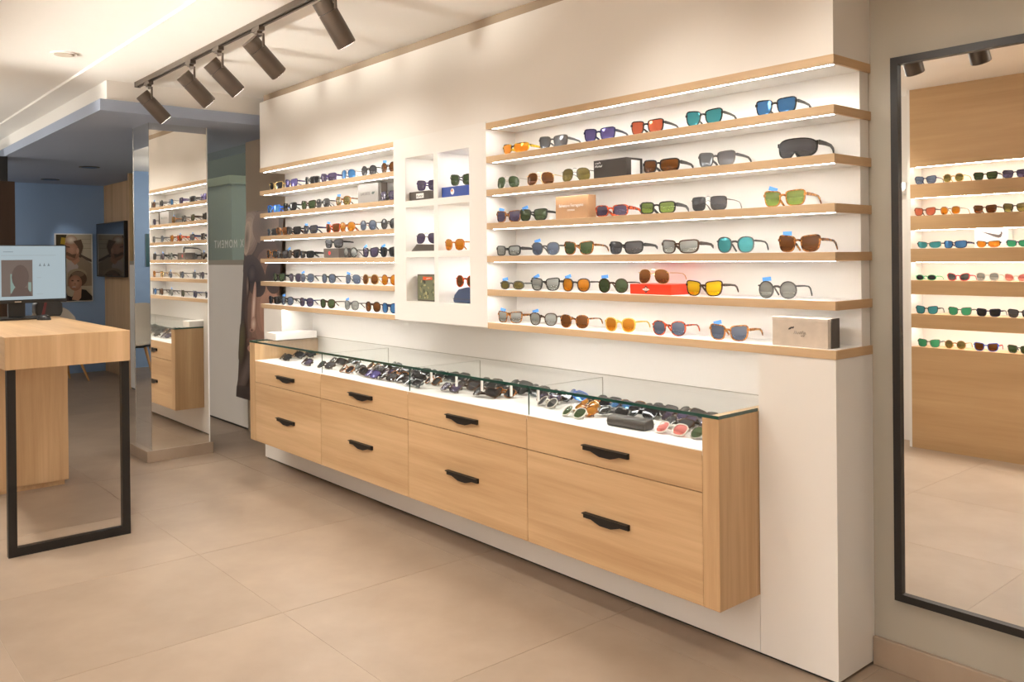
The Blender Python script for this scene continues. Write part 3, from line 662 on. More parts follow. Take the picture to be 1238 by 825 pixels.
# unseen opal globes, added as fill for ceiling and walls
gm_ = []
for mname in ('fill_opal_b', 'fill_opal_c', 'fill_opal_a'):
    bm = bmesh.new(); bmesh.ops.create_uvsphere(bm, u_segments=20, v_segments=12, radius=0.15)
    me = bpy.data.meshes.new('globe'); bm.to_mesh(me); bm.free(); me.shade_smooth(); me.materials.append(MATS[mname]); gm_.append(me)
FILL_GLOBES = [(-1.35, -1.9, 2, 'before the drawer cabinets'), (0.45, -1.7, 0, 'before the framed mirror'), (-2.2, -2.9, 0, 'beside the end of the oak shelf wall'), (-4.3, -2.7, 0, 'beside the reception desk'), (-6.1, -2.3, 1, 'between desk and brown pillar'), (-7.9, -2.1, 1, 'beside the brown pillar'), (-9.6, -2.7, 1, 'nearest the blue wall')]
for x, y, kk, wd in FILL_GLOBES:
    t = thing('fill_globe', 'white opal globe added as unseen fill %s' % wd, 'fill lamp', (x, y, CZ2), 0, 'added fill globes')
    MB().cyl((0, 0, -0.02), (0, 0, 0), 0.05, n=20).build('ceiling_rose', 'paper_white', t, smooth=True)
    MB().cyl((0, 0, -0.09 if x > -2 else -0.475), (0, 0, -0.02), 0.003, n=6).build('cord', 'black_plastic', t)
    o = bpy.data.objects.new('globe', gm_[kk]); col.objects.link(o); o.parent = t; o.location = (0, 0, -0.235 if x > -2 else -0.62)
# slim linear washer, added out of view to brighten the ceiling
for x0, x1, wd in ((-4.7, -1.62, 'beside the oak shelf wall'),):
    t = thing('fill_washer', 'long slim unseen fill washer added on the wall %s' % wd, 'wall lamp', ((x0+x1)/2, -3.598, 2.02), 0, 'added ceiling fill')
    L = (x1-x0)/2; d = Vector((0, math.cos(ELEV), math.sin(ELEV)))
    MB().prism([(0.0, -0.05), (0.06, -0.03), (0.06, -0.02), (0.012, 0.0), (0.012, 0.05), (0.0, 0.05)], -L, L, 'x').build('housing', 'paper_white', t)
    MB().box(-L+0.01, L-0.01, 0.0125, 0.016, 0.004, 0.044).build('diffuser', 'fill_face', t)
    ld = bpy.data.lights.new('fill_wash_beam', 'AREA'); ld.shape = 'RECTANGLE'; ld.size = 2*L-0.1; ld.size_y = 0.04; ld.spread = math.radians(19)
    ld.energy = WASH*(1.0 if x1 > -2 else 0.55); ld.color = WARM
    lo = bpy.data.objects.new('fill_wash_beam', ld); col.objects.link(lo); lo.parent = t; lo.location = (0, 0.03, 0.03); lo.rotation_euler = d.to_track_quat('-Z', 'Y').to_euler()
# picture light of the photo print
ld = bpy.data.lights.new('picture_beam', 'SPOT'); ld.energy = 9; ld.color = WARM; ld.spot_size = math.radians(30); ld.spot_blend = 0.9
lo = bpy.data.objects.new('picture_beam', ld); col.objects.link(lo); lo.parent = fitting; lo.location = (0, 0, -0.02)
lo.rotation_euler = (Vector((-10.98, 0.19, 1.72))-Vector((-10.35, -0.2, SZ-0.02))).to_track_quat('-Z', 'Y').to_euler()

# ---------------------------------------------------------------- oak shelf wall opposite (seen in the mirror)
ow = sempty('wall_shelves'); YO = -3.378
FZ = [(1.924, 2.03), (1.677, 1.788), (1.431, 1.535), (1.184, 1.291), (0.925, 1.033)]
ox0, ox1 = -1.49, 2.9
B('top_panel', 'oak_wall', ox0, ox1, YO-0.02, YO, 2.163, CZ2, ow)
B('base_panel', 'oak_wall', ox0, ox1, YO-0.02, YO, 0.0, 0.779, ow)
B('back_board', 'white_lacquer', ox0, ox1, YO-0.22, YO-0.20, 0.0, CZ2, ow)
B('side_panel', 'white_lacquer', ox0-0.02, ox0, YO-0.22, YO+0.0, 0.0, CZ2, ow)
for z0, z1 in FZ+[(0.70, 0.779)]:
    if z0 > 0.8: B('fascia_panel', 'oak_wall', ox0, ox1, YO-0.02, YO, z0, z1, ow)
    B('shelf_board', 'oak_wall', ox0, ox1, YO-0.20, YO-0.0202, z1-0.025, z1-0.0005, ow)
for z in [2.163]+[a for a, b in FZ]:
    B('light_strip', 'led', ox0+0.03, ox1-0.02, YO-0.045, YO-0.026, z-0.001, z+0.006, ow)
    B('niche_ceiling', 'white_lacquer', ox0, ox1, YO-0.20, YO-0.0202, z+0.006, z+0.018, ow)

# ---------------------------------------------------------------- sunglasses
#  shape: half lens width, half height, exponent, taper, cant, bridge gap, rim, wrap, temple half height, kind
SHAPES = {
 'square':   (0.0275, 0.0210, 3.4, 0.11, 0.002, 0.018, 0.0034, 2.2, 0.0055, ''),
 'wayfarer': (0.0270, 0.0220, 3.0, 0.13, 0.003, 0.019, 0.0036, 2.0, 0.0050, ''),
 'rectangular': (0.0275, 0.0170, 4.2, 0.05, 0.001, 0.019, 0.0042, 2.2, 0.0075, ''),
 'round':    (0.0245, 0.0235, 2.1, 0.00, 0.0, 0.021, 0.0034, 1.6, 0.0030, ''),
 'panto':    (0.0250, 0.0225, 2.5, 0.10, 0.001, 0.021, 0.0035, 1.8, 0.0035, ''),
 'aviator':  (0.0285, 0.0240, 2.5, 0.06, -0.001, 0.017, 0.0013, 2.2, 0.0016, 'metal'),
 'metal square': (0.0280, 0.0220, 3.4, 0.05, 0.0, 0.018, 0.0014, 2.2, 0.0018, 'metal'),
 'sport':    (0.0315, 0.0190, 2.9, 0.10, 0.003, 0.012, 0.0032, 4.2, 0.0060, 'half'),
 'wrap':     (0.0305, 0.0195, 3.2, 0.07, 0.002, 0.013, 0.0042, 4.2, 0.0070, ''),
 'cat-eye':  (0.0265, 0.0195, 2.5, 0.10, 0.006, 0.019, 0.0040, 2.0, 0.0045, ''),
 'oval':     (0.0255, 0.0150, 2.2, 0.0, 0.0, 0.020, 0.0036, 2.0, 0.0040, ''),
 'shield':   (0.0640, 0.0270, 3.0, 0.05, 0.0, 0.0, 0.0036, 4.6, 0.0080, 'shield'),
}
GEO = {}
def geo(shape, folded):
    if (shape, folded) in GEO: return GEO[(shape, folded)]
    a, b, e, tp, cant, g, t, wrap, th, kind = SHAPES[shape]; b *= 1.1
    N = 36 if kind == 'shield' else 20
    def outline(sc):
        pts = []
        for k in range(N):
            c, s = math.cos(2*math.pi*k/N), math.sin(2*math.pi*k/N)
            ee = e*1.5 if s > 0 and shape in ('square', 'wayfarer', 'wrap', 'metal square', 'sport') else e
            x = a*math.copysign(abs(c)**(2/ee), c); z = b*math.copysign(abs(s)**(2/ee), s)
            x *= 1+tp*(z/b); z += cant*(x/a)*(1 if z > 0 else 0.3)
            if shape == 'aviator': x += -0.16*a*(z/b)*(1 if z < 0 else 0.3)
            if kind == 'shield' and z < 0: z += 0.020*max(0, 1-(x/0.018)**2)
            pts.append((x, z))
        if sc:
            out = []
            for k in range(N):
                x0, z0 = pts[k-1]; x1, z1 = pts[(k+1) % N]; nx, nz = (z1-z0), -(x1-x0); l = math.hypot(nx, nz) or 1
                out.append((pts[k][0]+nx/l*sc, pts[k][1]+nz/l*sc))
            return out
        return pts
    inn = outline(0); outr = outline(t); zc = -min(z for x, z in outr); dep = 0.0022 if t > 0.002 else 0.0009
    sides = [(0, 1)] if kind == 'shield' else [(g/2+a+t, 1), (-(g/2+a+t), -1)]
    hw = max(x for x, z in outr)+(0 if kind == 'shield' else g/2+a+t)
    Y = lambda x: wrap*x*x
    F = MB(); lenses = []
    for cx, sg in sides:
        P = lambda q, dy: (cx+sg*q[0], Y(cx+sg*q[0])+dy, q[1]+zc)
        vs = [P(q, -dep) for q in outr]+[P(q, -dep) for q in inn]+[P(q, dep) for q in inn]+[P(q, dep) for q in outr]
        fs = []
        for k in range(N):
            if kind == 'half' and inn[k][1] < -0.25*b and inn[(k+1) % N][1] < -0.25*b: continue
            k2 = (k+1) % N
            for r in range(4): s = (r+1) % 4; fs.append((r*N+k, r*N+k2, s*N+k2, s*N+k))
        F.add(vs, fs)
        lv = [P(q, 0.0) for q in inn]+[P(q, 0.0016) for q in inn]
        ctr = (0, 0.0)
        m = len(lv); lv += [(cx, Y(cx)-0.0022, zc), (cx, Y(cx)-0.0004, zc)]
        if kind == 'shield':
            lv = [P(q, 0.0) for q in inn]+[P(q, 0.0016) for q in inn]; lf = []
            up_ = sorted(range(N), key=lambda k: (inn[k][0]))
            for off in (0, N):
                for k in range(N//2): lf.append(tuple(off+j for j in (k, (k+1), (N-k-1) % N, (N-k) % N)) if 0 < k < N//2-1 else tuple(off+j for j in ((0, 1, N-1) if k == 0 else (N//2-1, N//2, N//2+1))))
            lf += [(k, (k+1) % N, N+(k+1) % N, N+k) for k in range(N)]
        else:
            lf = [(k, (k+1) % N, m) for k in range(N)]+[(N+(k+1) % N, N+k, m+1) for k in range(N)]+[(k, N+k, N+(k+1) % N, (k+1) % N) for k in range(N)]
        lenses.append(MB().add(lv, lf).mesh('lens', True))
    hz = zc+0.52*b
    if kind != 'shield':
        bz = zc+0.30*b
        if kind == 'metal':
            for dz in (0.0, 0.62*b):
                F.tube([(-g/2-0.002, Y(g/2), bz+dz), (0, -0.002, bz+dz+0.003), (g/2+0.002, Y(g/2), bz+dz)], 0.0011, n=5)
        else:
            F.tube([(-g/2-t, Y(g/2), bz), (-g/4, -0.001, bz+0.004), (g/4, -0.001, bz+0.004), (g/2+t, Y(g/2), bz)], 0, wh=(dep, 0.0035 if t > 0.003 else 0.0022), up=(0, 0, 1))
    else:
        F.tube([(-0.008, 0.006, zc-0.012), (0, 0.003, zc-0.004), (0.008, 0.006, zc-0.012)], 0.002, n=5)
    temples = []
    hx = hw+0.0015
    for sg in (1, -1):
        xe = hw-0.004; y0 = Y(xe)
        F.box(*sorted((sg*(xe-0.002), sg*(hx+0.0012))), y0-0.001, y0+0.008, hz-th*0.8, hz+th*0.8)
        q = MB(); y1 = y0+0.008
        if not folded:
            pts = [(sg*hx, y1, hz), (sg*hx, y1+0.045, hz-0.001), (sg*(hx-0.002), y1+0.085, hz-0.004), (sg*(hx-0.004), y1+0.105, hz-0.012), (sg*(hx-0.008), y1+0.128, 0.004+th*0.5)]
            w_ = 0.0018 if t > 0.002 else 0.0011
            q.tube(pts, 0, wh=[(w_, th), (w_, th*0.8), (w_, th*0.65), (w_, th*0.7), (w_, max(th*0.5, 0.0025))])
        else:
            dy = 0.004 if sg > 0 else 0.010
            yy = Y(0)+dy+0.006+wrap*0.001
            pts = [(sg*hx, y1, hz), (sg*(hx-0.008), y1+dy, hz), (0, max(yy, y1*0.8+dy), hz-0.002), (-sg*0.035, max(yy, y1*0.8+dy), hz-0.006), (-sg*0.055, max(yy, y1*0.8+dy), hz-0.022)]
            q.tube(pts, 0, wh=[(0.0016, th), (0.0016, th*0.9), (0.0016, th*0.7), (0.0016, th*0.6), (0.0016, th*0.5)])
        temples.append(q.mesh('temple'))
    fm = F.mesh('frame'); S = 1.06 if folded else 1.12
    for me in lenses+temples+[fm]: me.transform(Matrix.Scale(S, 4))
    hw *= S; zc *= S
    tg = MB().box(-0.017, 0.017, -0.0012, 0.0012, 0, 0.015).mesh('price_tag')
    for me in lenses+temples+[fm, tg]: me.materials.append(None)
    GEO[(shape, folded)] = (fm, lenses, temples, tg, zc*2, hw)
    return GEO[(shape, folded)]
def child(name, me, mat, parent):
    o = bpy.data.objects.new(name, me); col.objects.link(o); o.parent = parent
    o.material_slots[0].link = 'OBJECT'; o.material_slots[0].material = mat
    return o
def glasses(x, y, z, shape, fk, lk, where, group, rz=0.0, price=0, folded=False, tilt=0.0, tk=None, extra=None, mir=False):
    fm, lenses, temples, tg, hgt, hw = geo(shape, folded)
    fwd, lwd = FR[fk][0], LN[lk][0]
    lab = '%s %s sunglasses, %s lens%s, %s' % (fwd, shape, lwd, '' if shape == 'shield' else 'es', where)
    if price and not extra: lab = '%s %s sunglasses, %s lenses, blue tag, %s' % (fwd, shape, lwd, where)
    if extra: lab = extra
    t = thing('sunglasses', lab, 'sunglasses', (x, y, z+0.0006), rz, group)
    t.rotation_euler = (tilt, 0, rz)
    if tilt:
        c_, s_ = math.cos(tilt), math.sin(tilt)
        t.location.z = z+0.0006-min(v.co.y*s_+v.co.z*c_ for me in [fm]+lenses+temples for v in me.vertices)
    child('frame', fm, FR[fk][1], t)
    for l in lenses: child('lens', l, LN[lk][1], t)
    for q in temples: child('temple', q, FR[tk or fk][1], t)
    if price:
        o = child('price_tag', tg, MATS['tag_blue'], t); o.location = (-hw*0.55, 0.006, hgt-0.001); o.rotation_euler = (0, random.uniform(-0.5, 0.35), 0)
        o['label'] = 'small blue price tag'
    return t
ROW = ['top row', 'second row', 'third row', 'fourth row', 'fifth row', 'bottom row']
RBAY = [
 [(-1.742,'sport','yb','morange',0),(-1.454,'square','grey','mgrey',0),(-1.150,'square','navy','mpurple',0),(-0.872,'square','black','mred',0),(-0.576,'wayfarer','black','mcyan',0),(-0.252,'square','black','mblue',0)],
 [(-1.790,'aviator','silver','green',0),(-1.547,'aviator','gold','brown',0),(-1.303,'aviator','gun','olive',0),(-0.806,'wrap','black','brown',0),(-0.518,'square','grey','mgrey',0),(-0.170,'shield','black','grey',0)],
 [(-1.790,'square','tort','violet',1),(-1.600,'square','black','green',1),(-1.080,'rectangular','redtort','violet',0),(-0.818,'rectangular','black','lime',0),(-0.555,'metal square','gun','grey',0),(-0.220,'square','amber','lime',1)],
 [(-1.795,'rectangular','black','light',0),(-1.513,'panto','grey','bluegrad',1),(-1.289,'wayfarer','tort','green',0),(-1.007,'wrap','black','grey',0),(-0.710,'wrap','brown','light',0),(-0.432,'panto','grey','mcyan',0),(-0.161,'wayfarer','tort','brown',1)],
 [(-1.765,'oval','grey','olive',1),(-1.519,'wayfarer','black','light',1),(-1.307,'panto','gun','amber',1),(-1.073,'round','brown','green',1),(-0.583,'wayfarer','brown','yellow',0),(-0.250,'round','grey','light',1)],
 [(-1.787,'square','tort','light',1),(-1.533,'panto','brown','light',1),(-1.320,'panto','tort','brown',0),(-1.034,'panto','yellow','amber',0),(-0.761,'panto','redtort','bluegrad',0),(-0.467,'wayfarer','amber','bluegrad',1)],
]
for r, row in enumerate(RBAY):
    for (x, sh, f, l, pt) in row:
        glasses(x, 0.034, SH[r+1], sh, f, l, ROW[r]+', framed mirror bay', 'sunglasses in the bay by the framed mirror', (0.08-0.125*x if x > -1.7 else 0.16)+random.uniform(-0.05, 0.05), pt)
LBAY = [
 [(-4.467,'square','gold','dark',0),(-4.219,'wayfarer','purple','mpurple',0),(-3.924,'wrap','camo','dark',0),(-3.665,'square','purple','violet',0),(-3.400,'aviator','gun','mblue',0),(-3.138,'round','black','grey',0),(-2.908,'round','brown','brown',1)],
 [(-4.513,'square','blue','mblue',0),(-4.243,'wayfarer','black','dark',0),(-3.954,'wayfarer','brown','green',0),(-3.741,'panto','grey','grey',0),(-3.467,'panto','tort','olive',1),(-2.917,'aviator','black','violet',0)],
 [(-4.545,'wrap','camo','dark',0),(-4.365,'square','tort','brown',0),(-4.190,'square','black','dark',0),(-3.932,'square','navy','grey',1),(-3.614,'square','redtort','brown',1),(-3.415,'panto','tort','amber',0),(-3.152,'round','grey','bluegrad',0),(-2.908,'round','gun','grey',0)],
 [(-4.545,'panto','tort','dark',0),(-4.370,'square','black','grey',0),(-4.195,'wayfarer','brown','dark',1),(-3.990,'rectangular','black','dark',0),(-3.380,'round','gun','light',0),(-3.135,'wayfarer','black','violet',1),(-2.917,'wayfarer','black','dark',1)],
 [(-4.434,'wayfarer','black','green',0),(-4.167,'panto','grey','violet',0),(-3.984,'panto','camo','bluegrad',1),(-3.673,'panto','gun','bluegrad',0),(-3.356,'aviator','gun','bluegrad',1),(-3.132,'round','gold','brown',0),(-2.908,'round','tort','amber',0)],
 [(-4.516,'square','black','dark',0),(-4.298,'panto','black','bluegrad',1),(-3.998,'panto','navy','violet',0),(-3.692,'panto','brown','green',0),(-3.373,'panto','grey','light',1),(-3.108,'round','brown','brown',0),(-2.912,'panto','navy','mblue',0)],
]
for r, row in enumerate(LBAY):
    for (x, sh, f, l, pt) in row:
        glasses(x, 0.036, SH[r+1], sh, f, l, ROW[r]+', mirrored column bay', 'sunglasses in the bay by the mirrored column', 0.12+random.uniform(-0.05, 0.07), pt)
OBAY = [
 (2.030, [(-1.389,'wayfarer','navy','bluegrad'),(-1.183,'round','gold','olive'),(-0.960,'square','black','green'),(-0.761,'square','navy','violet')]),
 (1.788, [(-1.396,'wayfarer','brown','mred'),(-1.209,'panto','silver','amber'),(-0.966,'square','brown','brown'),(-0.763,'wayfarer','black','olive')]),
 (1.535, [(-1.369,'sport','camo','mcyan'),(-1.182,'wrap','navy','mblue'),(-0.748,'sport','purple','mgreen')]),
 (1.291, [(-1.391,'oval','green','dark'),(-1.154,'cat-eye','red','grey'),(-0.950,'panto','clear','light'),(-0.761,'cat-eye','clear','pink')]),
 (1.033, [(-1.387,'wayfarer','black','mcyan'),(-1.145,'wayfarer','camo','mgreen'),(-0.947,'square','navy','dark'),(-0.734,'wayfarer','black','grey')]),
 (0.779, [(-1.373,'wayfarer','camo','mgreen'),(-1.180,'round','gold','olive'),(-0.964,'wayfarer','blue','brown'),(-0.745,'square','grey','green')]),
]
rest = [('wayfarer','tort','brown'),('square','black','dark'),('panto','grey','bluegrad'),('aviator','gold','brown'),('wrap','black','grey'),('round','gun','green')]
for r, (z, row) in enumerate(OBAY):
    for i, (sh, f, l) in enumerate(rest[r:]+rest[:r]):
        if i < 2: row = row+[(-0.53+0.235*i, sh, f, l)]
    for (x, sh, f, l) in row:
        glasses(x, YO-0.030, z-0.0005, sh, f, l, ROW[r]+' of oak shelf wall', 'sunglasses on the oak shelf wall', math.pi+random.uniform(-0.12, 0.12), 0, tk={'blue': 'red'}.get(f))

# ---------------------------------------------------------------- boxes and cases among the sunglasses
def carton(name, label, x0, x1, y0, y1, z0, z1, mat, cat='box', lid=None):
    t = thing(name, label, cat, ((x0+x1)/2, (y0+y1)/2, z0+0.0005))
    hx, hy, h = (x1-x0)/2, (y1-y0)/2, z1-z0-0.0005
    if lid:
        MB().box(-hx+0.0008, hx-0.0008, -hy+0.0008, hy-0.0008, 0, h*(1-lid)).build('base', mat, t)
        MB().box(-hx, hx, -hy, hy, h*(1-lid), h).build('lid', mat, t, bevel=0.0008)
    else:
        MB().box(-hx, hx, -hy, hy, 0, h).build('body', mat, t, bevel=0.001)
    return t, hx, hy, h
def squiggle(parent, mat, x0, z0, w_, h_, y, n, r=0.0007, seed=1):
    rnd = random.Random(seed); pts = []
    for k in range(n+1): pts.append((x0+w_*k/n+rnd.uniform(-0.3, 0.3)*w_/n, y, z0+(h_ if k % 2 else 0)*rnd.uniform(0.6, 1.0)))
    return MB().tube(pts, r, n=4).build('lettering', mat, parent)
plain('box_black', (0.035, 0.027, 0.022), 0.4); plain('box_brown', (0.37, 0.205, 0.10), 0.4, noise=0.12, nscale=30); plain('box_red', (0.80, 0.045, 0.012), 0.35)
plain('box_marble', (0.55, 0.47, 0.39), 0.45, noise=0.22, nscale=22); plain('box_grey', (0.22, 0.20, 0.185), 0.5); plain('box_dark', (0.07, 0.055, 0.045), 0.45); plain('box_blue', (0.03, 0.07, 0.32), 0.4)
plain('case_taupe', (0.065, 0.056, 0.050), 0.55, bump=0.3, nscale=120); plain('case_blue', (0.035, 0.06, 0.13), 0.4)
FRN = lambda o: basis(o, (1, 0, 0), (0, 0, 1))
t, hx_, hy_, h_ = carton('eyewear_box', 'black carton with white end label on second row beside brown wrap sunglasses', -1.178, -0.980, 0.030, 0.135, SH[2], SH[2]+0.083, 'box_black')
squiggle(t, 'paper_white', -hx_+0.008, h_-0.017, 0.036, 0.010, -hy_-0.0006, 9, seed=2); squiggle(t, 'paper_white', -hx_+0.008, h_-0.032, 0.044, 0.011, -hy_-0.0006, 9, 0.0011, seed=3)
MB().box(hx_, hx_+0.0006, -0.022, 0.035, 0.008, h_-0.010).build('end_label', 'paper_white', t)
t, hx_, hy_, h_ = carton('eyewear_box', 'upright brown carton with white script lettering on third row', -1.438, -1.222, 0.038, 0.09, SH[3], SH[3]+0.108, 'box_brown')
text_mesh('lettering', 'Salvatore Ferragamo', 0.0195, 'paper_white', t, FRN((-0.004, -hy_-0.0008, 0.062)) @ Matrix.Shear('XZ', 4, (0, 0)) )
text_mesh('lettering', 'EYEWEAR', 0.011, 'paper_white', t, FRN((-0.004, -hy_-0.0008, 0.040)))
t, hx_, hy_, h_ = carton('eyewear_box', 'flat bright red carton with black and white round emblem on fifth row', -0.960, -0.735, 0.022, 0.175, SH[5], SH[5]+0.044, 'box_red', lid=0.4)
ex = -0.022
printed('emblem', t, [((0.02, 0.02, 0.02), ell(ex, 0.021, 0.017, 0.016, 4)), ((0.85, 0.83, 0.8), ell(ex, 0.021, 0.021, 0.008, 4)), ((0.75, 0.35, 0.35), ell(ex, 0.022, 0.007, 0.009)), ((0.85, 0.83, 0.8), ell(ex, 0.022, 0.004, 0.005))], FRN((0, -hy_-0.0004, 0)))
glasses(-0.848, 0.040, SH[5]+0.045, 'aviator', 'gold', 'brown', '', 'sunglasses in the bay by the framed mirror', 0.1, extra='gold aviator sunglasses with brown lenses standing on the red carton')
t, hx_, hy_, h_ = carton('eyewear_box', 'pale marbled carton with faint dark script on bottom row', -0.262, -0.040, 0.020, 0.095, SH[6], SH[6]+0.106, 'box_marble', lid=0.13)
MB().box(hx_+0.0002, hx_+0.003, -hy_+0.02, hy_, 0, h_).build('sleeve_edge', 'box_dark', t)
printed('leaf_mark', t, [((0.05, 0.045, 0.04), ell(-0.035, 0.066, 0.010, 0.0035, 12, 0.5)), ((0.05, 0.045, 0.04), ell(-0.024, 0.069, 0.005, 0.003, 10, 0.9))], FRN((0, -hy_-0.0006, 0)))
squiggle(t, cm((0.12, 0.1, 0.08)), -0.022, 0.046, 0.048, 0.013, -hy_-0.0006, 12, 0.0008, seed=5); squiggle(t, cm((0.12, 0.1, 0.08)), 0.006, 0.038, 0.015, 0.006, -hy_-0.0006, 5, 0.0009, seed=6)
t, hx_, hy_, h_ = carton('eyewear_box', 'upright pale grey carton with crocodile emblem on second row', -3.300, -3.055, 0.055, 0.10, SH[2], SH[2]+0.125, 'box_grey')
text_mesh('lettering', 'LACOSTE', 0.026, cm((0.08, 0.07, 0.06)), t, FRN((-0.030, -hy_-0.0008, 0.062)))
printed('crocodile_emblem', t, [((0.01, 0.03, 0.015), [(.048, .060), (.058, .055), (.070, .056), (.084, .066), (.088, .076), (.080, .070), (.070, .069), (.066, .073), (.056, .070), (.050, .066)])], FRN((0, -hy_-0.0006, 0)))
MB().box(hx_+0.030, hx_+0.036, -hy_, hy_, 0, h_).box(hx_, hx_+0.030, hy_-0.003, hy_, 0, h_).build('open_flap', 'box_dark', t)
t, hx_, hy_, h_ = carton('eyewear_box', 'dark brown carton with red emblem on fourth row of bay by column', -3.755, -3.545, 0.050, 0.14, SH[4], SH[4]+0.064, 'box_dark')
printed('emblem', t, [((0.55, 0.03, 0.03), ell(-0.022, 0.032, 0.017, 0.014, 8)), ((0.25, 0.02, 0.02), ell(-0.022, 0.032, 0.007, 0.006, 8))], FRN((0, -hy_-0.0005, 0)))
glasses(-3.65, 0.065, SH[4]+0.065, 'square', 'black', 'grey', '', 'sunglasses in the bay by the mirrored column', 0.3, 0, extra='black square sunglasses standing on the dark brown carton with red emblem')
# cubbyholes
zz = [a for a, b in ZS]
t, hx_, hy_, h_ = carton('eyewear_box', 'charcoal carton with white label in a top cubbyhole under dark sunglasses', -2.655, -2.455, 0.02, 0.11, zz[0], zz[0]+0.052, 'box_dark')
MB().box(-0.030, 0.045, -hy_-0.0008, -hy_, 0.012, 0.040).build('front_label', 'paper_white', t); squiggle(t, 'box_dark', -0.024, 0.018, 0.060, 0.014, -hy_-0.0014, 7, 0.0014, seed=8)
glasses(-2.49, 0.030, zz[0]+0.053, 'square', 'purple', 'violet', '', 'sunglasses in the cubbyholes', 0.3, extra='purple square sunglasses on the charcoal carton in a top cubbyhole')
t, hx_, hy_, h_ = carton('eyewear_box', 'royal blue carton with round white and orange emblem in a top cubbyhole', -2.335, -2.105, 0.02, 0.11, zz[0], zz[0]+0.058, 'box_blue')
printed('emblem', t, [((0.85, 0.83, 0.8), ell(-0.015, 0.030, 0.017, 0.017)), ((0.75, 0.25, 0.05), ell(-0.019, 0.036, 0.008, 0.007))], FRN((0, -hy_-0.0005, 0)))
glasses(-2.17, 0.030, zz[0]+0.059, 'wayfarer', 'camo', 'green', '', 'sunglasses in the cubbyholes', 0.25, extra='mottled wayfarer sunglasses on the royal blue carton')
ws = thing('display_wedge', 'dark sloping display wedge in a middle cubbyhole', 'display stand', (-2.53, 0.066, zz[1]+0.0005))
MB().prism([(-0.115, 0.0), (0.12, 0.0), (0.12, 0.036), (-0.06, 0.040)], -0.045, 0.05).build('wedge', 'box_dark', ws, bevel=0.002)
glasses(-2.50, 0.030, zz[1]+0.041, 'aviator', 'gun', 'violet', '', 'sunglasses in the cubbyholes', 0.35, extra='gunmetal aviator sunglasses standing on the dark display wedge')
glasses(-2.235, 0.025, zz[1], 'panto', 'amber', 'amber', '', 'sunglasses in the cubbyholes', 0.1, extra='amber panto sunglasses with amber lenses in a middle cubbyhole')
t, hx_, hy_, h_ = carton('eyewear_box', 'small upright tan carton behind amber sunglasses in a middle cubbyhole', -2.145, -2.065, 0.19, 0.235, zz[1], zz[1]+0.125, 'box_brown')
t, hx_, hy_, h_ = carton('eyewear_box', 'camouflage patterned square carton with orange patch in a bottom cubbyhole', -2.640, -2.425, 0.06, 0.14, zz[2], zz[2]+0.155, 'box_dark')
rnd = random.Random(4); lay = [((0.16, 0.17, 0.10), R_(-hx_+.004, .008, hx_-.004, h_-.006))]
for k in range(26): lay.append((rnd.choice([(0.30, 0.27, 0.14), (0.42, 0.38, 0.20), (0.10, 0.11, 0.06), (0.05, 0.05, 0.03)]), ell(rnd.uniform(-.085, .085), rnd.uniform(.02, .12), rnd.uniform(.006, .02), rnd.uniform(.005, .011), 9, rnd.uniform(0, 3))))
lay += [((0.72, 0.10, 0.02), [(-.045, .122), (.05, .125), (.046, .142), (.0, .140), (-.045, .143)]), ((0.85, 0.8, 0.75), [(-.012, .128), (.030, .134), (.030, .136), (-.008, .132)])]
printed('camouflage_print', t, lay, FRN((0, -hy_-0.0004, 0)), 0.00015)
cb = thing('eyewear_case', 'rounded navy blue eyewear case in a bottom cubbyhole', 'case', (-2.19, 0.115, zz[2]+0.0005))
MB().prism([(-0.115, 0.0), (0.115, 0.0), (0.120, 0.03), (0.110, 0.062), (0.075, 0.082), (0.0, 0.088), (-0.07, 0.076), (-0.108, 0.045), (-0.12, 0.015)], -0.045, 0.045).build('shell', 'case_blue', cb, bevel=0.012, smooth=True)
MB().box(-0.116, 0.116, -0.0465, 0.0465, 0.020, 0.023).build('seam', 'box_dark', cb)
glasses(-2.16, 0.045, zz[2]+0.089, 'round', 'redtort', 'brown', '', 'sunglasses in the cubbyholes', 0.15, extra='red tortoiseshell round sunglasses on top of the navy blue case')
# oak shelf wall carton
t, hx_, hy_, h_ = carton('eyewear_box', 'white carton with a dark swoosh emblem on the oak shelf wall', -1.062, -0.835, YO-0.19, YO-0.10, 1.5345, 1.671, 'paper_white')
sw = [(-0.075, 0.078), (-0.068, 0.062), (-0.050, 0.057), (-0.02, 0.066), (0.075, 0.108), (-0.025, 0.085), (-0.052, 0.080), (-0.064, 0.086), (-0.066, 0.108), (-0.078, 0.095)]
sw = [(x, z+0.015) for x, z in sw]
printed('swoosh_emblem', t, [((0.06, 0.045, 0.04), sw)], basis((0, hy_+0.0004, 0), (-1, 0, 0), (0, 0, 1)))
glasses(-0.950, YO-0.032, 1.5345, 'sport', 'black', 'morange', '', 'sunglasses on the oak shelf wall', math.pi, folded=True, extra='orange mirror sport sunglasses in front of the white swoosh carton')
# taupe case in the glass counter
TZ = ZT+0.003
ec = thing('eyewear_case', 'long taupe hard eyewear case inside the glass counter', 'case', (-0.845, -0.115, TZ+0.0005), 0.05)
MB().prism([(-0.03, 0.0), (0.03, 0.0), (0.034, 0.014), (0.031, 0.034), (0.022, 0.043), (-0.018, 0.043), (-0.031, 0.034), (-0.034, 0.014)], -0.10, 0.10, 'x').build('shell', 'case_taupe', ec, bevel=0.008, smooth=True)
MB().box(-0.1005, 0.1005, -0.0345, 0.0345, 0.0200, 0.0216).build('lid_seam', 'box_dark', ec)

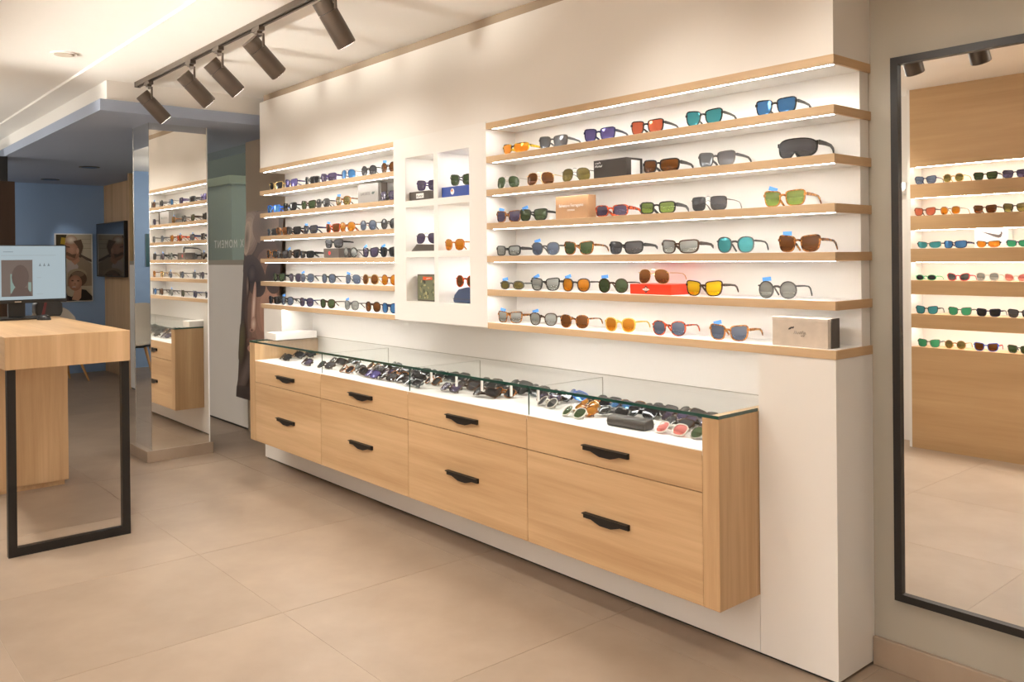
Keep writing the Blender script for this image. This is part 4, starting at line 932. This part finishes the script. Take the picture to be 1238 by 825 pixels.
# ---------------------------------------------------------------- folded sunglasses lying in the glass counter
U12 = [(-4.06,-0.11),(-4.1,-0.0),(-4.11,0.1),(-3.7,-0.13),(-3.43,-0.13),(-3.52,0.0),(-3.47,0.09),(-3.15,-0.13),(-3.06,-0.12),(-3.13,-0.04),(-3.16,0.06),(-2.85,-0.14),(-3.07,0.07),(-2.88,-0.01),(-3.09,0.17),(-2.88,0.06),(-2.63,-0.12),(-2.73,-0.01),(-2.7,-0.13)]
U3 = [(-2.73,0.02),(-2.4,-0.16),(-2.53,-0.05),(-2.72,0.13),(-2.47,-0.05),(-2.39,-0.03),(-2.58,0.13),(-2.45,0.1),(-2.41,0.17),(-2.1,-0.12),(-2.1,-0.01),(-2.16,0.08),(-2.1,0.08),(-2.09,0.15),(-1.83,-0.1),(-1.95,0.1),(-1.78,-0.02),(-1.86,0.11),(-1.87,0.18),(-1.76,0.16)]
U4 = [(-1.5,0.02),(-1.51,0.1),(-1.46,0.15),(-1.28,0.02),(-1.16,-0.13),(-1.16,-0.02),(-1.17,0.08),(-1.28,0.1),(-1.25,0.16),(-1.08,0.06),(-1.14,0.16),(-1.02,0.09),(-0.99,0.13),(-0.94,0.16),(-0.82,0.08),(-0.68,-0.03),(-0.8,0.17),(-0.7,0.04),(-0.74,0.17),(-0.61,0.1),(-0.55,-0.01),(-0.58,-0.12),(-0.47,-0.1),(-1.42,-0.05)]
pts = [list(p) for p in U12+U3+U4]
spec = {11: ('square','purple','mpurple'), 41: ('wrap','blue','mblue'), 42: ('aviator','gold','amber'), 43: ('panto','clear','green'), 44: ('panto','tort','amber'), 45: ('wrap','navy','mblue'), 60: ('panto','clear','pink'), 61: ('round','silver','green'), 62: ('round','clear','grey'), 59: ('panto','silver','pink')}
walls = [-0.385, -1.343, -2.297, -3.263, -4.222]
comp = [next((k for k in range(4) if walls[k+1] <= p[0] <= walls[k]), 0) for p in pts]
for it in range(260):
    for i in range(len(pts)):
        for j in range(i):
            if comp[i] != comp[j]: continue
            dx = pts[i][0]-pts[j][0]; dy = pts[i][1]-pts[j][1]
            ax, ay = 0.158, 0.066
            if abs(dx) < ax and abs(dy) < ay:
                px, py = ax-abs(dx), ay-abs(dy)
                if py/ay < px/ax: s = math.copysign(py/2, dy if dy else 1); pts[i][1] += s*0.6; pts[j][1] -= s*0.6
                else: s = math.copysign(px/2, dx if dx else 1); pts[i][0] += s*0.6; pts[j][0] -= s*0.6
        k = comp[i]
        if k == 0 and -1.03 < pts[i][0] < -0.66 and pts[i][1] < -0.02: pts[i][1] = -0.015
        pts[i][0] = min(max(pts[i][0], walls[k+1]+0.098), walls[k]-0.092); pts[i][1] = min(max(pts[i][1], -0.165), 0.185)
cyc = [('wayfarer','black','dark'),('wrap','brown','dark'),('square','black','grey'),('panto','tort','dark'),('wayfarer','brown','grey'),('wrap','black','dark'),('rectangular','camo','dark'),('square','brown','violet')]
wh = ['framed mirror end', 'second bay from framed mirror', 'second bay from mirrored column', 'mirrored column end']
for i, (x, y) in enumerate(pts):
    sh, f, l = spec.get(i, cyc[(i*5+i//8) % 8])
    glasses(x, y-0.012, TZ, sh, f, l, '', 'folded sunglasses in the glass counter', random.uniform(-0.22, 0.22), folded=True, tilt=math.radians(-50),
            extra='folded %s %s sunglasses, %s lenses, glass counter, %s' % (FR[f][0], sh, LN[l][0], wh[comp[i]]))
